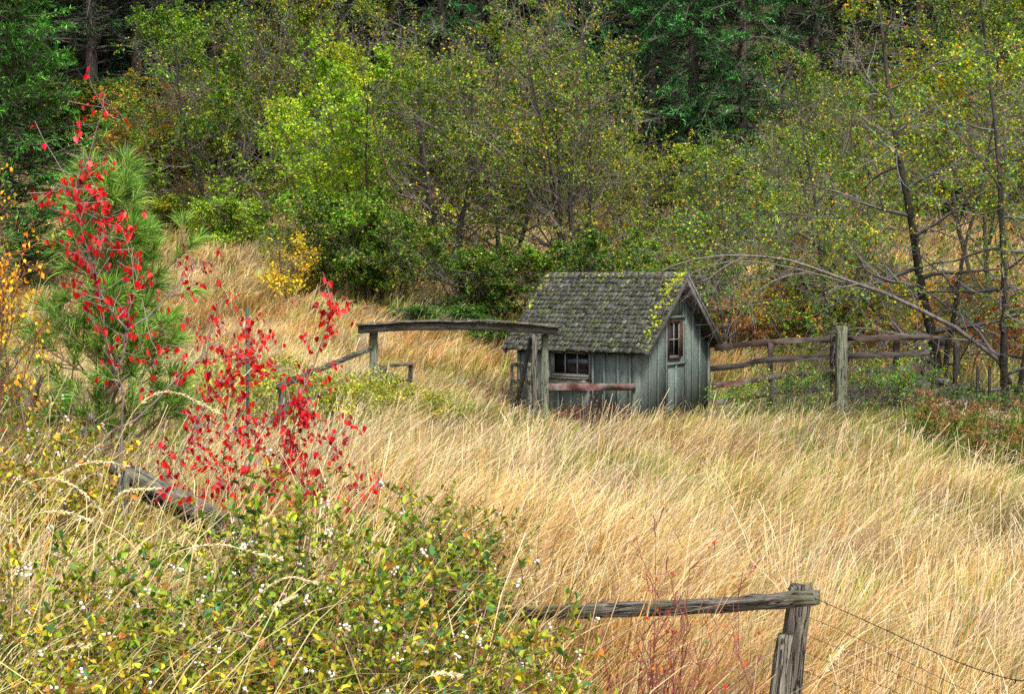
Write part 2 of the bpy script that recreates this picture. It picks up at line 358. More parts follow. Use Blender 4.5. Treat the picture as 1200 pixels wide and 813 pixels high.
# ------------------------------------------------------------------ branching
def perp(rng, t, az):
    ref = np.where(np.abs(t[:, 2:3]) > .95, np.array([1., 0, 0]), np.array([0, 0, 1.]))
    a = norm(np.cross(t, ref)); b = np.cross(t, a)
    return np.cos(az)[:, None]*a+np.sin(az)[:, None]*b
def grow(rng, par, prad, nch, t0, t1, length, ang, trop, wig, ns, rr, taper=.75, flat=False, topgain=0.):
    """children on polylines par (N,S,3); returns (M,ns,3), (M,ns)"""
    N, Sg, _ = par.shape
    t = t0+(t1-t0)*((np.arange(nch)[None]+rng.random((N, nch)))/nch); t = t.ravel(); pi = np.repeat(np.arange(N), nch)
    f = t*(Sg-1); i = np.minimum(f.astype(int), Sg-2); fr = (f-i)[:, None]
    p = par[pi, i]*(1-fr)+par[pi, i+1]*fr; tg = norm(par[pi, i+1]-par[pi, i])
    r0 = prad[pi, i]*(1-fr[:, 0])+prad[pi, i+1]*fr[:, 0]
    if flat:
        side = np.where(rng.random(len(t)) < .5, 0, PI); az = side+rng.normal(0, .25, len(t))
    else: az = (np.tile(np.arange(nch), N)*2.4)+rng.uniform(0, 2*PI, N)[pi]+rng.normal(0, .5, len(t))
    pr = perp(rng, tg, az)
    a = ang*np.exp(rng.normal(0, .22, len(t)))
    d = norm(np.cos(a)[:, None]*tg+np.sin(a)[:, None]*pr)
    u = (t-t0)/(t1-t0)
    pl = np.linalg.norm(np.diff(par, axis=1), axis=2).sum(1)[pi]
    Ln = length(u, pl)*np.exp(rng.normal(0, .22, len(t)))
    pts = np.empty((len(t), ns, 3)); pts[:, 0] = p
    for s in range(1, ns):
        d = norm(d+np.array([0, 0, 1.])*trop+rng.normal(0, wig, d.shape))
        pts[:, s] = pts[:, s-1]+d*(Ln/(ns-1))[:, None]
    rad = np.minimum(r0*rr, r0)[:, None]*np.linspace(1, 1-taper, ns)[None]
    return pts, rad

BARK = (.085, .075, .065); TWIG = (.17, .135, .14)
def deciduous(name, seed, H, pal, w, nst=4, spread=.25, base_r=.09, lean=(0, 0), L1=14, L2=8, L3=6, nl=8, lsize=.06, len1=.38, leafy=1.0, cl=.75,
              stems=None, t0=.22, twigcol=TWIG, barkcol=BARK, trop=.05, droop=-.02, ang=1.0, blen=None, rm=.0035):
    """multi-stemmed broadleaf tree; returns [trunk mesh, branch mesh, crown mesh]"""
    rng = np.random.default_rng(seed)
    n0 = 12
    if stems is None:
        st = []; ra = []
        for k in range(nst):
            a = 2*PI*k/nst+rng.uniform(-.5, .5); sp = spread*rng.uniform(.4, 1.3)
            b = np.array([math.cos(a)*.18*(nst > 1), math.sin(a)*.18*(nst > 1), -.15]); d = norm(np.array([math.cos(a)*sp+lean[0], math.sin(a)*sp+lean[1], 1.]))
            hh = H*rng.uniform(.72, 1.0); pts = [b]
            for s in range(1, n0):
                d = norm(d+rng.normal(0, .07, 3)+np.array([0, 0, .03])); pts.append(pts[-1]+d*hh/(n0-1))
            st.append(pts); ra.append(base_r*rng.uniform(.6, 1.1)*np.linspace(1, .12, n0)**.9)
        st = np.array(st); ra = np.array(ra)
    else:
        st = np.array([smooth_path(p, n0) for p, r in stems]); ra = np.array([r*np.linspace(1, .15, n0) for p, r in stems])
    ra[:, 0] *= 1.35
    mt = MB(); tubes(mt, st, ra, 8, barkcol)
    bl = blen or H
    p1, r1 = grow(rng, st, ra, L1, t0, .98, lambda u, pl: bl*len1*(.35+.65*np.sin(PI*np.clip(u*.75+.22, 0, 1)))*(1-.35*u), ang, trop, .13, 8, .55)
    p2, r2 = grow(rng, p1, r1, L2, .15, 1., lambda u, pl: pl*.46*(1-.4*u), .85, .03, .16, 6, .6)
    p3, r3 = grow(rng, p2, r2, L3, .15, 1., lambda u, pl: np.maximum(pl*.5*(1-.3*u), .18), .75, droop, .2, 4, .65, .5)
    mb = MB(); tc = np.array(twigcol)
    tubes(mb, p1, np.maximum(r1, rm*1.5), 4, np.array(barkcol)*.4+tc*.6, False)
    tubes(mb, p2, np.maximum(r2, rm*1.15), 3, tc*np.exp(rng.normal(0, .15, (len(p2), 1))), False)
    sel = rng.random(len(p3)) < .36; tubes(mb, p3[sel], np.maximum(r3[sel], rm*.85), 3, (tc*np.exp(rng.normal(0, .2, (len(p3), 1))))[sel], False)
    # leaves sit along the last twigs; some whole limbs are half bare
    N3 = len(p3); lim = np.repeat(rng.random(len(p1)), L2*L3)
    dens = np.where(lim < .22*(2-leafy), .3, 1.)*leafy
    kk = rng.random((N3, nl)) < dens[:, None]
    idx = np.repeat(np.arange(N3), nl)[kk.ravel()]; t = rng.random(len(idx))**.8
    f = t*3; i = np.minimum(f.astype(int), 2); fr = (f-i)[:, None]
    pos = p3[idx, i]*(1-fr)+p3[idx, i+1]*fr; tg = p3[idx, i+1]-p3[idx, i]
    ax = norm(tg)*.5+rng.normal(0, .7, pos.shape)+np.array([0, 0, -.35]); nr = rng.normal(0, .75, pos.shape)+np.array([0, 0, 1.])
    pos = pos+norm(ax)*.012
    # foliage gathers in masses with gaps between them
    o_ = seed*7.3; ms = .6*vnoise(pos[:, 0]/cl+o_, pos[:, 2]/cl, seed)+.4*vnoise(pos[:, 1]/cl+o_, pos[:, 2]/cl+5, seed+3)
    kp = rng.random(len(pos)) < .08+.97*sstep(.38, .57, ms)
    idx, pos, ax, nr, ms = idx[kp], pos[kp], ax[kp], nr[kp], ms[kp]
    hue = rng.normal(0, .2, len(p1)); hue = np.repeat(hue, L2*L3)[idx]
    c = pick(rng, pal, w, len(pos), .22)*np.exp(hue)[:, None]
    # yellower limbs
    ye = np.repeat(rng.random(len(p1)) < .2, L2*L3)[idx]; c[ye] = c[ye]*np.array([1.45, 1.1, .8])
    ml = MB(); leaves(ml, pos, ax, nr, lsize*rng.uniform(.6, 1.25, len(pos)), c, LEAF4, 1.25)
    return [(mt.mesh(name+'_trunk', True), 'bark', 'trunk'), (mb.mesh(name+'_branches', True), 'twig', 'branches'), (ml.mesh(name+'_crown'), 'leaf', 'crown')]

def conifer(name, seed, H, R, pal, w, n1=110, n2=16, nt_=9, t0=.06, droop=-.05, tuft=.13, dens=1., barkcol=(.09, .075, .065), tip_up=.02, wid=.55, dead=0.):
    rng = np.random.default_rng(seed)
    st = np.zeros((1, 14, 3)); st[0, :, 2] = np.linspace(-.3, H, 14); st[0, :, :2] += np.cumsum(rng.normal(0, .012, (14, 2)), 0)
    ra = np.linspace(H*.017, .012, 14)[None]
    mt = MB(); tubes(mt, st, ra, 9, barkcol)
    p1, r1 = grow(rng, st, ra, n1, t0, .995, lambda u, pl: R*(.06+(1-u)**.8)*(.85+.3*rng.random(len(u))), 1.45, droop, .05, 8, .28)
    p1[..., 2] += (np.linspace(0, 1, 8)**2)[None]*tip_up*np.linalg.norm(p1[:, -1:]-p1[:, :1], axis=2)*3
    p2, r2 = grow(rng, p1, r1, n2, .08, 1., lambda u, pl: pl*.36*(1-.75*u)+.07, .95, droop*.6, .08, 4, .5, flat=True)
    mb = MB(); tubes(mb, p1, np.maximum(r1, .006), 4, barkcol, False); tubes(mb, p2, np.maximum(r2, .004), 3, np.array(barkcol)*.9, False)
    if dead:
        d1, dr = grow(rng, st, ra, 40, .02, t0+.1, lambda u, pl: R*.5+0*u, 1.5, -.03, .1, 6, .25); tubes(mb, d1, np.maximum(dr*.6, .006), 3, (.07, .058, .05), False)
        d2, dr2 = grow(rng, d1, dr, 5, .2, 1, lambda u, pl: pl*.35+0*u, .9, 0, .1, 3, .5); tubes(mb, d2, np.maximum(dr2, .005), 3, (.07, .058, .05), False)
    allp = p2; N2 = len(allp)
    idx = np.repeat(np.arange(N2), nt_); idx = idx[rng.random(len(idx)) < dens]
    t = rng.random(len(idx)); f = t*3; i = np.minimum(f.astype(int), 2); fr = (f-i)[:, None]
    pos = allp[idx, i]*(1-fr)+allp[idx, i+1]*fr; tg = norm(allp[idx, i+1]-allp[idx, i])
    ax = tg+rng.normal(0, .5, pos.shape)+np.array([0, 0, .12]); nr = rng.normal(0, .5, pos.shape)+np.array([0, 0, 1.])
    hue = np.repeat(rng.normal(0, .15, len(p1)), n2)[idx]
    c = pick(rng, pal, w, len(pos), .2)*np.exp(hue)[:, None]
    # new growth at the branch tips is a lighter green
    out = (np.repeat(np.tile(np.arange(n2), len(p1)), 1)[idx]/n2 > .7)[:, None]; c = np.where(out, c*np.array([1.35, 1.4, 1.15]), c)
    ml = MB(); leaves(ml, pos, ax, nr, tuft*rng.uniform(.7, 1.3, len(pos)), c, LEAF4, wid)
    return [(mt.mesh(name+'_trunk', True), 'bark', 'trunk'), (mb.mesh(name+'_branches', True), 'twig', 'branches'), (ml.mesh(name+'_crown'), 'needle', 'crown')]

def plant_thing(name, protos, loc, rz, sc, label, cat, group=None, tint=(1, 1, 1)):
    r = empty(name, loc, rz); r.scale = (sc[0], sc[0], sc[1]) if isinstance(sc, tuple) else (sc,)*3
    for me, mat, pn in protos:
        o = link(pn, me, M[mat], r)
        if pn in ('crown', 'leaves', 'foliage', 'flowers'): o.color = (*tint, 1)
        if pn in ('berries', 'flower_heads'): o['kind'] = 'stuff'
    tag(r, label, cat, group); return r

OL = [(.095, .22, .014), (.25, .33, .018), (.03, .09, .011), (.46, .39, .025), (.34, .15, .03)]
LM = [(.25, .46, .02), (.42, .58, .025), (.10, .24, .018), (.56, .52, .03)]
OL2 = [(.13, .29, .016), (.33, .42, .02), (.045, .14, .016), (.56, .50, .025), (.50, .13, .02), (.05, .24, .06)]
print('prototypes')
D = {}
D['round'] = deciduous('round_alder', 1, 9.6, OL, [5, 4, 3, 1.4, .3], nst=6, spread=.34, L1=16, L2=8, L3=6, nl=20, lsize=.088, len1=.34, t0=.10)
D['lime'] = deciduous('leaning_birch', 2, 7.6, LM, [5, 4, 2.5, 1.2], nst=4, spread=.3, lean=(-.25, -.1), L1=14, L2=8, L3=6, nl=22, lsize=.080, len1=.36, t0=.16, base_r=.07)
D['twiggy'] = deciduous('twiggy_alder', 3, 9.4, OL, [4, 4, 3, 1.6, .8], nst=5, spread=.3, L1=16, L2=9, L3=7, nl=15, lsize=.076, len1=.33, leafy=.72, t0=.12, twigcol=(.20, .155, .17))
D['open'] = deciduous('open_alder', 4, 9.0, OL, [4, 5, 3, 2, .6], nst=3, spread=.22, L1=18, L2=8, L3=7, nl=17, lsize=.078, len1=.38, leafy=.85, t0=.10, ang=1.15)
D['bush'] = deciduous('dark_bush', 5, 3.4, OL, [5, 2.5, 4, .8, .4], nst=8, spread=.5, base_r=.035, L1=10, L2=7, L3=6, nl=17, lsize=.075, len1=.42, cl=.45, t0=.15)
D['low'] = deciduous('low_shrub', 6, 1.7, LM, [4, 2, 5, 1], nst=14, spread=.75, base_r=.018, L1=7, L2=6, L3=5, nl=15, lsize=.055, len1=.4, t0=.08, cl=.3)
D['high'] = deciduous('high_crowned_alder', 8, 9.0, OL, [4, 5, 3, 2, .6], nst=3, spread=.16, L1=15, L2=8, L3=7, nl=16, lsize=.078, len1=.36, leafy=.85, t0=.42, ang=1.1)
D['sprig'] = deciduous('leafy_sprig', 9, 1.5, OL2, [4, 2, 3, 1, .6, 3], nst=8, spread=.45, base_r=.010, L1=7, L2=4, L3=3, nl=6, lsize=.05, len1=.38, t0=.15, rm=.003, cl=.25)
D['rust'] = deciduous('rusty_undergrowth', 10, 2.0, [(.50, .17, .02), (.42, .10, .02), (.14, .26, .02), (.5, .32, .03)], [4, 3, 3, 2], nst=12, spread=.6, base_r=.014, L1=7, L2=5, L3=4, nl=7, lsize=.065, len1=.38, t0=.12, rm=.003, cl=.3)
YE = [(.72, .52, .02), (.60, .42, .015), (.26, .32, .02), (.40, .44, .03)]
D['yellow'] = deciduous('yellow_bush', 7, 2.6, YE, [5, 2, 2, 1], nst=5, spread=.35, base_r=.03, L1=9, L2=6, L3=5, nl=6, lsize=.085, len1=.35, leafy=.8, t0=.3)
FD = [(.018, .058, .018), (.03, .09, .024), (.012, .034, .013)]
C_ = {}
C_['fir'] = conifer('fir', 11, 13, 2.5, [(.06, .22, .03), (.10, .33, .035), (.03, .11, .02)], [4, 3, 2], n1=250, n2=18, nt_=17, tuft=.14, wid=.30, tip_up=.07, droop=-.02)
C_['spruce'] = conifer('spruce', 12, 17, 2.9, [(.045, .19, .045), (.07, .27, .05), (.022, .09, .025)], [4, 3, 3], n1=120, n2=18, nt_=14, tuft=.18, wid=.32, droop=-.09, t0=.14, dead=1, tip_up=.03)
C_['dark'] = conifer('dark_conifer', 13, 21, 3.0, FD, [4, 3, 3], n1=130, n2=14, nt_=12, tuft=.24, wid=.28, droop=-.05, t0=.05, dead=1)
C_['dark2'] = conifer('dark_pine', 14, 19, 2.6, FD, [3, 4, 2], n1=90, n2=14, nt_=12, tuft=.27, wid=.26, droop=-.03, t0=.14, dead=1)

def base_at(px, d): x = (px-600)/F*d; return (x, d, T1(x, d))
rr = np.random.default_rng(77)
GA = 'broadleaf trees along the foot of the wooded hill'
# name, proto, px, depth, scale xy, scale z, rz, tint, label
TREES = [
 ('alder_tree', 'round', 262, 53, 1.0, 1.0, .3, (.85, 1.05, .9), 'big rounded olive green tree with dark stems beside the tall dark fir'),
 ('alder_tree', 'round', 360, 56, .95, 1.18, 2.1, (1.25, 1.15, .9), 'tall yellowing rounded tree just behind the bright lime green leaning tree'),
 ('alder_tree', 'open', 190, 58, .85, .62, 1.0, (1.7, 1.0, .8), 'rusty yellow half bare tree in the gap between dark fir and rounded olive tree'),
 ('birch_tree', 'lime', 428, 45, 1.08, 1.05, .2, (1, 1.05, 1), 'bright lime green tree leaning over the meadow behind the wooden gateway'),
 ('birch_tree', 'lime', 372, 49, .8, .72, 3.9, (.85, .95, 1), 'smaller green leaning tree overhanging the yellow leaved bush'),
 ('alder_tree', 'twiggy', 520, 43.5, 1.0, .98, .8, (.9, 1, .9), 'grey twigged half bare tree directly above the long gateway beam'),
 ('alder_tree', 'open', 590, 47, 1.0, 1.0, 1.9, (.8, 1.0, .9), 'olive tree with open crown rising straight behind the end of the shed roof'),
 ('alder_tree', 'twiggy', 668, 42, .98, 1.12, 2.9, (.95, 1, .9), 'tall twiggy purplish grey tree above the mossy shed roof'),
 ('alder_tree', 'open', 735, 45, .72, .74, 4.3, (1.25, 1.15, .8), 'slender yellow green tree above the shed gable peak'),
 ('alder_tree', 'round', 470, 58, 1.0, .72, 4.0, (.85, .9, 1), 'dim olive tree filling the gap behind the lime tree and the half bare one'),
 ('alder_tree', 'twiggy', 830, 40, .72, .62, 5.0, (.75, .95, .9), 'low twiggy tree below the tall spruce with hanging boughs'),
 ('alder_tree', 'high', 905, 42, .8, .75, .5, (.9, 1.1, .9), 'bushy green tree in front of the orange slope behind the rail fence'),
 ('alder_tree', 'high', 1010, 48, .9, .95, 1.4, (.75, .9, .9), 'shaded green tree far behind the weathered square fence post'),
 ('alder_tree', 'high', 1150, 38, 1.0, 1.05, 2.4, (1.05, 1.05, .9), 'yellow green tree high behind the two dark trunks past the fence'),
 ('alder_tree', 'high', 1235, 33, .95, 1.05, .1, (1.1, 1.05, .9), 'yellow flecked tree whose crown enters at the upper edge beyond the fence corner'),
 ('alder_tree', 'round', 1120, 58, 1.0, 1.1, 3.1, (.9, 1, 1), 'green tree farthest up the slope behind the fence corner trees'),
 ('alder_tree', 'twiggy', 610, 58, 1.0, .75, 5.5, (.8, .85, 1), 'dim twiggy tree highest on the slope behind the shed'),
 ('alder_tree', 'round', 765, 55, .8, .42, 2.2, (.75, .85, 1), 'dark rounded tree in the hollow beneath the spruces'),
 ('alder_tree', 'twiggy', 960, 52, .9, .9, 3.7, (.85, .95, 1), 'thin crowned tree just beside the bare spruce trunk on the slope'),
]
for nm, pr, px, d, sx, sz, rz, ti, lb in TREES:
    plant_thing(nm, D[pr], base_at(px, d), rz, (sx, sz), lb, 'tree', GA, ti)
BUSHES = [
 ('bush', 'rust', 885, 36, 1.3, 1.0, .4, (1, 1, 1), 'rusty orange leaved bush on the slope just past the shed gable'),
 ('bush', 'rust', 1010, 38, 1.5, 1.1, 1.7, (1.1, 1, 1), 'rusty orange bush on the tawny slope behind the square fence post'),
 ('bush', 'rust', 1060, 34.5, 1.2, .8, 3.1, (.9, 1.1, 1), 'low rusty bush just before the dark mossy trunk'),
 ('bush', 'rust', 1125, 39, 1.5, 1.0, 4.4, (1, 1.1, 1), 'rusty orange bush on the slope between the two dark trunks'),
 ('bush', 'rust', 1195, 35, 1.4, 1.0, 5.3, (1.1, .9, 1), 'rusty bush beyond the fence corner at the picture edge'),
 ('bush', 'rust', 735, 36, 1.2, .9, 2.3, (.9, 1, 1), 'rusty leaved bush peeping over the shed ridge'),
 ('bush', 'bush', 400, 40.5, 1.0, 1.05, .4, (.95, 1.1, 1), 'dark green bush with several bare stems at the meadow edge beside the yellow bush'),
 ('bush', 'bush', 448, 39.8, 1.0, .9, 1.9, (.9, 1, 1), 'olive green bush behind the far end of the gateway beam'),
 ('bush', 'bush', 560, 39, 1.0, .75, 3.2, (.8, .9, 1), 'shadowy green bush under the fallen grey limb near the shed eave'),
 ('bush', 'low', 268, 50, 1.35, 1.25, .8, (1.0, 1.0, .9), 'small rounded light green bush at the foot of the big olive tree'),
 ('bush', 'low', 215, 53, 1.3, 1.0, 2.6, (1.2, .9, .8), 'low rusty bush at the meadow edge beneath the half bare tree'),
 ('bush', 'yellow', 345, 39.5, .95, .85, 1.3, (1, 1, 1), 'bright yellow leaved bush at the meadow edge'),
 ('bush', 'bush', 690, 38, 1.0, .9, 4.4, (.85, .95, 1), 'dark bush right behind the shed roof ridge'),
 ('bush', 'bush', 800, 37, 1.0, .8, 5.2, (1, 1, .9), 'bush showing just past the shed gable peak'),
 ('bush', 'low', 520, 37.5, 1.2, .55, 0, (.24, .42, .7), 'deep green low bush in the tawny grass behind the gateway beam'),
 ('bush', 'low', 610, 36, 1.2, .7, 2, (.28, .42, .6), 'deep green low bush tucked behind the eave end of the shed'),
 ('bush', 'bush', 185, 60, 1.3, 1.0, 1.5, (1.5, .9, .7), 'tawny orange undergrowth bush below the half bare tree by the fir'),
 ('bush', 'bush', 960, 36, .95, .8, 3.3, (1.3, .75, .6), 'reddish brown bush behind the square post of the rail fence'),
 ('bush', 'sprig', 1025, 27.6, 1.2, .6, 1.2, (.45, .6, .8), 'deep green low bush at the fence foot beside the square post'),
 ('bush', 'sprig', 1105, 26.8, 1.2, .55, 4.2, (.45, .6, .8), 'deep green low bush at the foot of the dark trunk past the fence'),
 ('bush', 'sprig', 1165, 26.5, 1.2, .6, 5.2, (.45, .6, .8), 'deep green low bush in the fence corner among the dark trunks'),
 ('bush', 'sprig', 917, 26.05, .8, .85, 1.9, (.7, .8, .9), 'leafy young bush growing through the rails near the shed'),
 ('bush', 'sprig', 862, 26.2, .7, .7, 4.9, (.8, 1, .9), 'leafy young bush hiding the fence rails right beside the shed'),
 ('bush', 'sprig', 948, 26.1, .75, .85, 3.6, (.75, .95, .9), 'leafy young bush over the rails close before the square post'),
 ('bush', 'sprig', 1045, 26.0, .7, .95, 5.6, (.8, 1, .9), 'tallest leafy young bush over the rails past the square post'),
 ('bush', 'sprig', 1018, 26.0, .8, .8, .9, (.7, .8, .9), 'leafy young bush growing through the rails just past the square post'),
 ('bush', 'sprig', 1070, 26.1, .9, .9, 2.9, (.7, .8, .9), 'leafy young bush growing through the last rails before the dark trunks'),
]
for nm, pr, px, d, sx, sz, rz, ti, lb in BUSHES:
    plant_thing(nm, D[pr], base_at(px, d), rz, (sx, sz), lb, 'bush', 'bushes at the edge of the meadow', ti)

# conifers
plant_thing('fir_tree', C_['fir'], base_at(6, 40), .5, (1.08, 1.1), 'broad dense bright green fir at the edge of the forest above the pines', 'fir tree', None, (1, 1, 1))
CON = [('spruce', 868, 55, .95, 1.1, .4, (1, 1, 1), 'tall spruce with a bare pale trunk and hanging green boughs'),
       ('spruce', 812, 57, 1.05, 1.3, 2.4, (.9, .95, 1), 'spruce with drooping boughs close beside the bare trunked one'),
       ('spruce', 762, 62, .9, 1.2, 4.4, (1, 1, .9), 'spruce half hidden by reddish dead branches above the shed'),
       ('spruce', 650, 68, 1, 1.3, 3.0, (.9, 1.1, 1.2), 'spruce showing between twiggy crowns above the shed ridge'),
       ('spruce', 520, 69, 1, 1.3, 3.6, (.7, .85, 1), 'spruce peeping over the half bare tree above the gateway')]
for pr, px, d, sx, sz, rz, ti, lb in CON:
    plant_thing('spruce_tree', C_[pr], base_at(px, d), rz, (sx, sz), lb, 'spruce tree', None, ti)
for px, d, s in ((112, 66, .9), (138, 69, 1.0), (165, 67, .85), (192, 72, 1.0)):
    plant_thing('dark_conifer', C_['dark'], base_at(px, d), px*.1, (s, s*1.1), 'tall dark conifer in the dense shadowy forest covering the hillside', 'conifer', 'dark conifers of the hillside forest', (.8, .9, .9))
n = 0
for row, (d, cnt) in enumerate([(70, 13), (76, 15), (84, 15), (93, 16), (104, 16)]):
    for k in range(cnt):
        px = -120+1440*(k+rr.uniform(.15, .85))/cnt; dd = d+rr.uniform(-3, 3)
        if row == 0 and 100 < px < 180: dd += 3
        pr = 'dark' if rr.random() < .55 else 'dark2'; s = rr.uniform(.85, 1.15)
        plant_thing('dark_conifer', C_[pr], base_at(px, dd), rr.uniform(0, 6.28), (s, s*rr.uniform(.95, 1.15)), 'tall dark conifer in the dense shadowy forest covering the hillside', 'conifer', 'dark conifers of the hillside forest', tuple(rr.uniform(.8, 1.25)*np.array([rr.uniform(.9, 1.3), 1, 1])))
for k in range(26):
    px = rr.uniform(-60, 1260); dd = rr.uniform(58, 68)
    plant_thing('undergrowth_bush', D['bush'], base_at(px, dd), rr.uniform(0, 6.28), (rr.uniform(1.2, 1.8), rr.uniform(.7, 1.2)), 'shaded undergrowth bush on the forest floor of the hillside', 'bush', 'undergrowth bushes inside the hillside forest', [(.6, .7, 1), (.8, .75, .8), (1.3, .75, .6)][k % 3])

# near trees past the fence corner, traced stems
def local(pts, org): return [np.asarray(p)-org for p in pts]
def path(px, d, dj=None): return [P(a, b_, d+(0 if dj is None else dj[i])) for i, (a, b_) in enumerate(px)]
def corner_tree(name, d, paths, radii, label, seed, cat='tree', **kw):
    org = path([paths[0][0]], d)[0]; org[2] = T1(org[0], org[1])
    st = [(local(path(p, d, [1.2*math.sin(seed+j*1.7+i*.8)*(i/len(p)) for i in range(len(p))]), org), r) for j, (p, r) in enumerate(zip(paths, radii))]
    m = deciduous(name+'_%d' % seed, seed, 0, stems=st, **kw)
    return plant_thing(name, m, tuple(org), 0, 1.0, label, cat)
corner_tree('alder_tree', 29, [[(1101, 472), (1096, 410), (1080, 340), (1070, 268), (1055, 190), (1042, 110), (1032, 20), (1020, -60)],
    [(1108, 472), (1108, 420), (1120, 360), (1128, 300), (1150, 220), (1165, 140), (1170, 60), (1172, -30)],
    [(1096, 470), (1060, 400), (1010, 350), (985, 320), (960, 290), (930, 270), (905, 262)]],
    [.12, .06, .035], 'dark mossy trunk tree with long level branches standing just past the rail fence', 21, pal=OL2, w=[4, 5, 3, 1.5, .7, 1.5], L1=24, L2=8, L3=6, nl=14, lsize=.066, len1=.40, t0=.07, ang=1.35, blen=7.5, leafy=1.0, trop=-.01, barkcol=(.05, .045, .036), twigcol=(.19, .17, .18))
corner_tree('alder_tree', 27.5, [[(1180, 500), (1176, 430), (1178, 350), (1174, 260), (1170, 180), (1160, 90), (1150, 10), (1145, -60)],
    [(1188, 500), (1205, 400), (1225, 300), (1240, 200), (1250, 100), (1260, 0), (1262, -60)]],
    [.085, .07], 'straight dark trunk tree with yellow green leaves nearest the fence corner', 22, pal=OL2, w=[4, 5, 3, 1.5, .5, 1.8], L1=24, L2=8, L3=6, nl=15, lsize=.060, len1=.40, t0=.08, ang=1.3, blen=7.2, leafy=1.0, trop=-.01, barkcol=(.05, .045, .036), twigcol=(.19, .17, .18))
corner_tree('alder_tree', 33, [[(985, 440), (975, 380), (962, 310), (955, 230), (940, 150), (930, 80)], [(990, 440), (1000, 380), (1005, 310), (1012, 240), (1022, 180)]],
    [.07, .05], 'thin stemmed green tree behind the fence between the shed and the dark mossy trunk', 23, pal=OL2, w=[4, 4, 4, 1, .5, 2], L1=18, L2=8, L3=6, nl=15, lsize=.060, len1=.36, t0=.12, ang=1.2, blen=6, leafy=.75, barkcol=(.05, .045, .036))
corner_tree('alder_tree', 31.5, [[(852, 400), (858, 350), (850, 290), (845, 230), (835, 180)], [(850, 400), (840, 340), (815, 290), (790, 250)]],
    [.035, .03], 'small thin tree rising behind the shed gable wall', 24, pal=OL2, w=[4, 4, 4, 1, .8, 2], L1=14, L2=7, L3=6, nl=15, lsize=.060, len1=.34, t0=.1, ang=1.1, blen=4.6, leafy=.8, barkcol=(.05, .045, .036))

# bare arching pale limbs
def limb(name, d, paths, radii, label, cat, seed, nch=9, col=(.17, .145, .14), sub=True):
    rng = np.random.default_rng(seed); org = P(*paths[0][0], d); org[2] = T1(org[0], org[1])
    r = empty(name, tuple(org)); tag(r, label, cat)
    st = np.array([smooth_path(local(path(p, d, [-.22*i for i in range(len(p))]), org), 14) for p in paths]); ra = np.array([q*np.linspace(1, .16, 14) for q in radii])
    m = MB(); tubes(m, st[:1], ra[:1], 8, col); link('main_stem', m.mesh('main_stem', True), M['bark'], r)
    m = MB()
    if len(st) > 1: tubes(m, st[1:], ra[1:], 6, col)
    p1, r1 = grow(rng, st, ra, nch, .3, 1, lambda u, pl: .9*(1-.3*u), .6, -.05, .13, 7, .5)
    tubes(m, p1, np.maximum(r1, .0035), 4, col, False)
    p2, r2 = grow(rng, p1, r1, 6, .2, 1, lambda u, pl: pl*.5, .6, -.04, .15, 4, .6); tubes(m, p2, np.maximum(r2, .0026), 3, col, False)
    link('side_branches', m.mesh('side_branches', True), M['twig'], r)
    return r
limb('leaning_limb', 27.6, [[(1196, 470), (1158, 408), (1085, 367), (1040, 345), (1000, 331), (965, 319), (930, 306), (885, 300), (835, 300), (795, 309), (765, 322)],
                      [(1085, 367), (1030, 342), (980, 328), (920, 312), (860, 306), (815, 318), (780, 345)],
                      [(930, 321), (905, 330), (885, 345), (868, 372)], [(872, 301), (850, 312), (830, 326), (812, 332)], [(1150, 400), (1100, 396), (1060, 392), (1010, 384), (985, 390)]],
     [.05, .024, .016, .014, .024], 'long bare grey limb arching over the rail fence towards the shed', 'dead limb', 31)
limb('fallen_limb', 40, [[(600, 352), (590, 347), (560, 345), (530, 334), (500, 321), (475, 305)], [(595, 350), (575, 330), (552, 310), (530, 300)], [(530, 334), (510, 318), (488, 296), (470, 280)]],
     [.075, .06, .03], 'bare grey fallen limb lying in the bushes behind the shed eave', 'dead limb', 32, 6)
limb('fallen_limb', 44, [[(598, 200), (585, 178), (560, 160), (535, 140), (520, 128)], [(585, 178), (600, 165), (606, 155)]],
     [.05, .03], 'bare pale snapped limb hanging in the crown above the gateway beam', 'dead limb', 33, 8, (.45, .42, .42))
limb('leaning_limb', 41, [[(540, 345), (520, 320), (497, 285), (470, 240), (452, 195), (440, 150), (425, 90), (418, 50)]],
     [.045], 'slanting reddish brown bare stem crossing the lime green crown', 'dead limb', 34, 4, (.10, .06, .045))

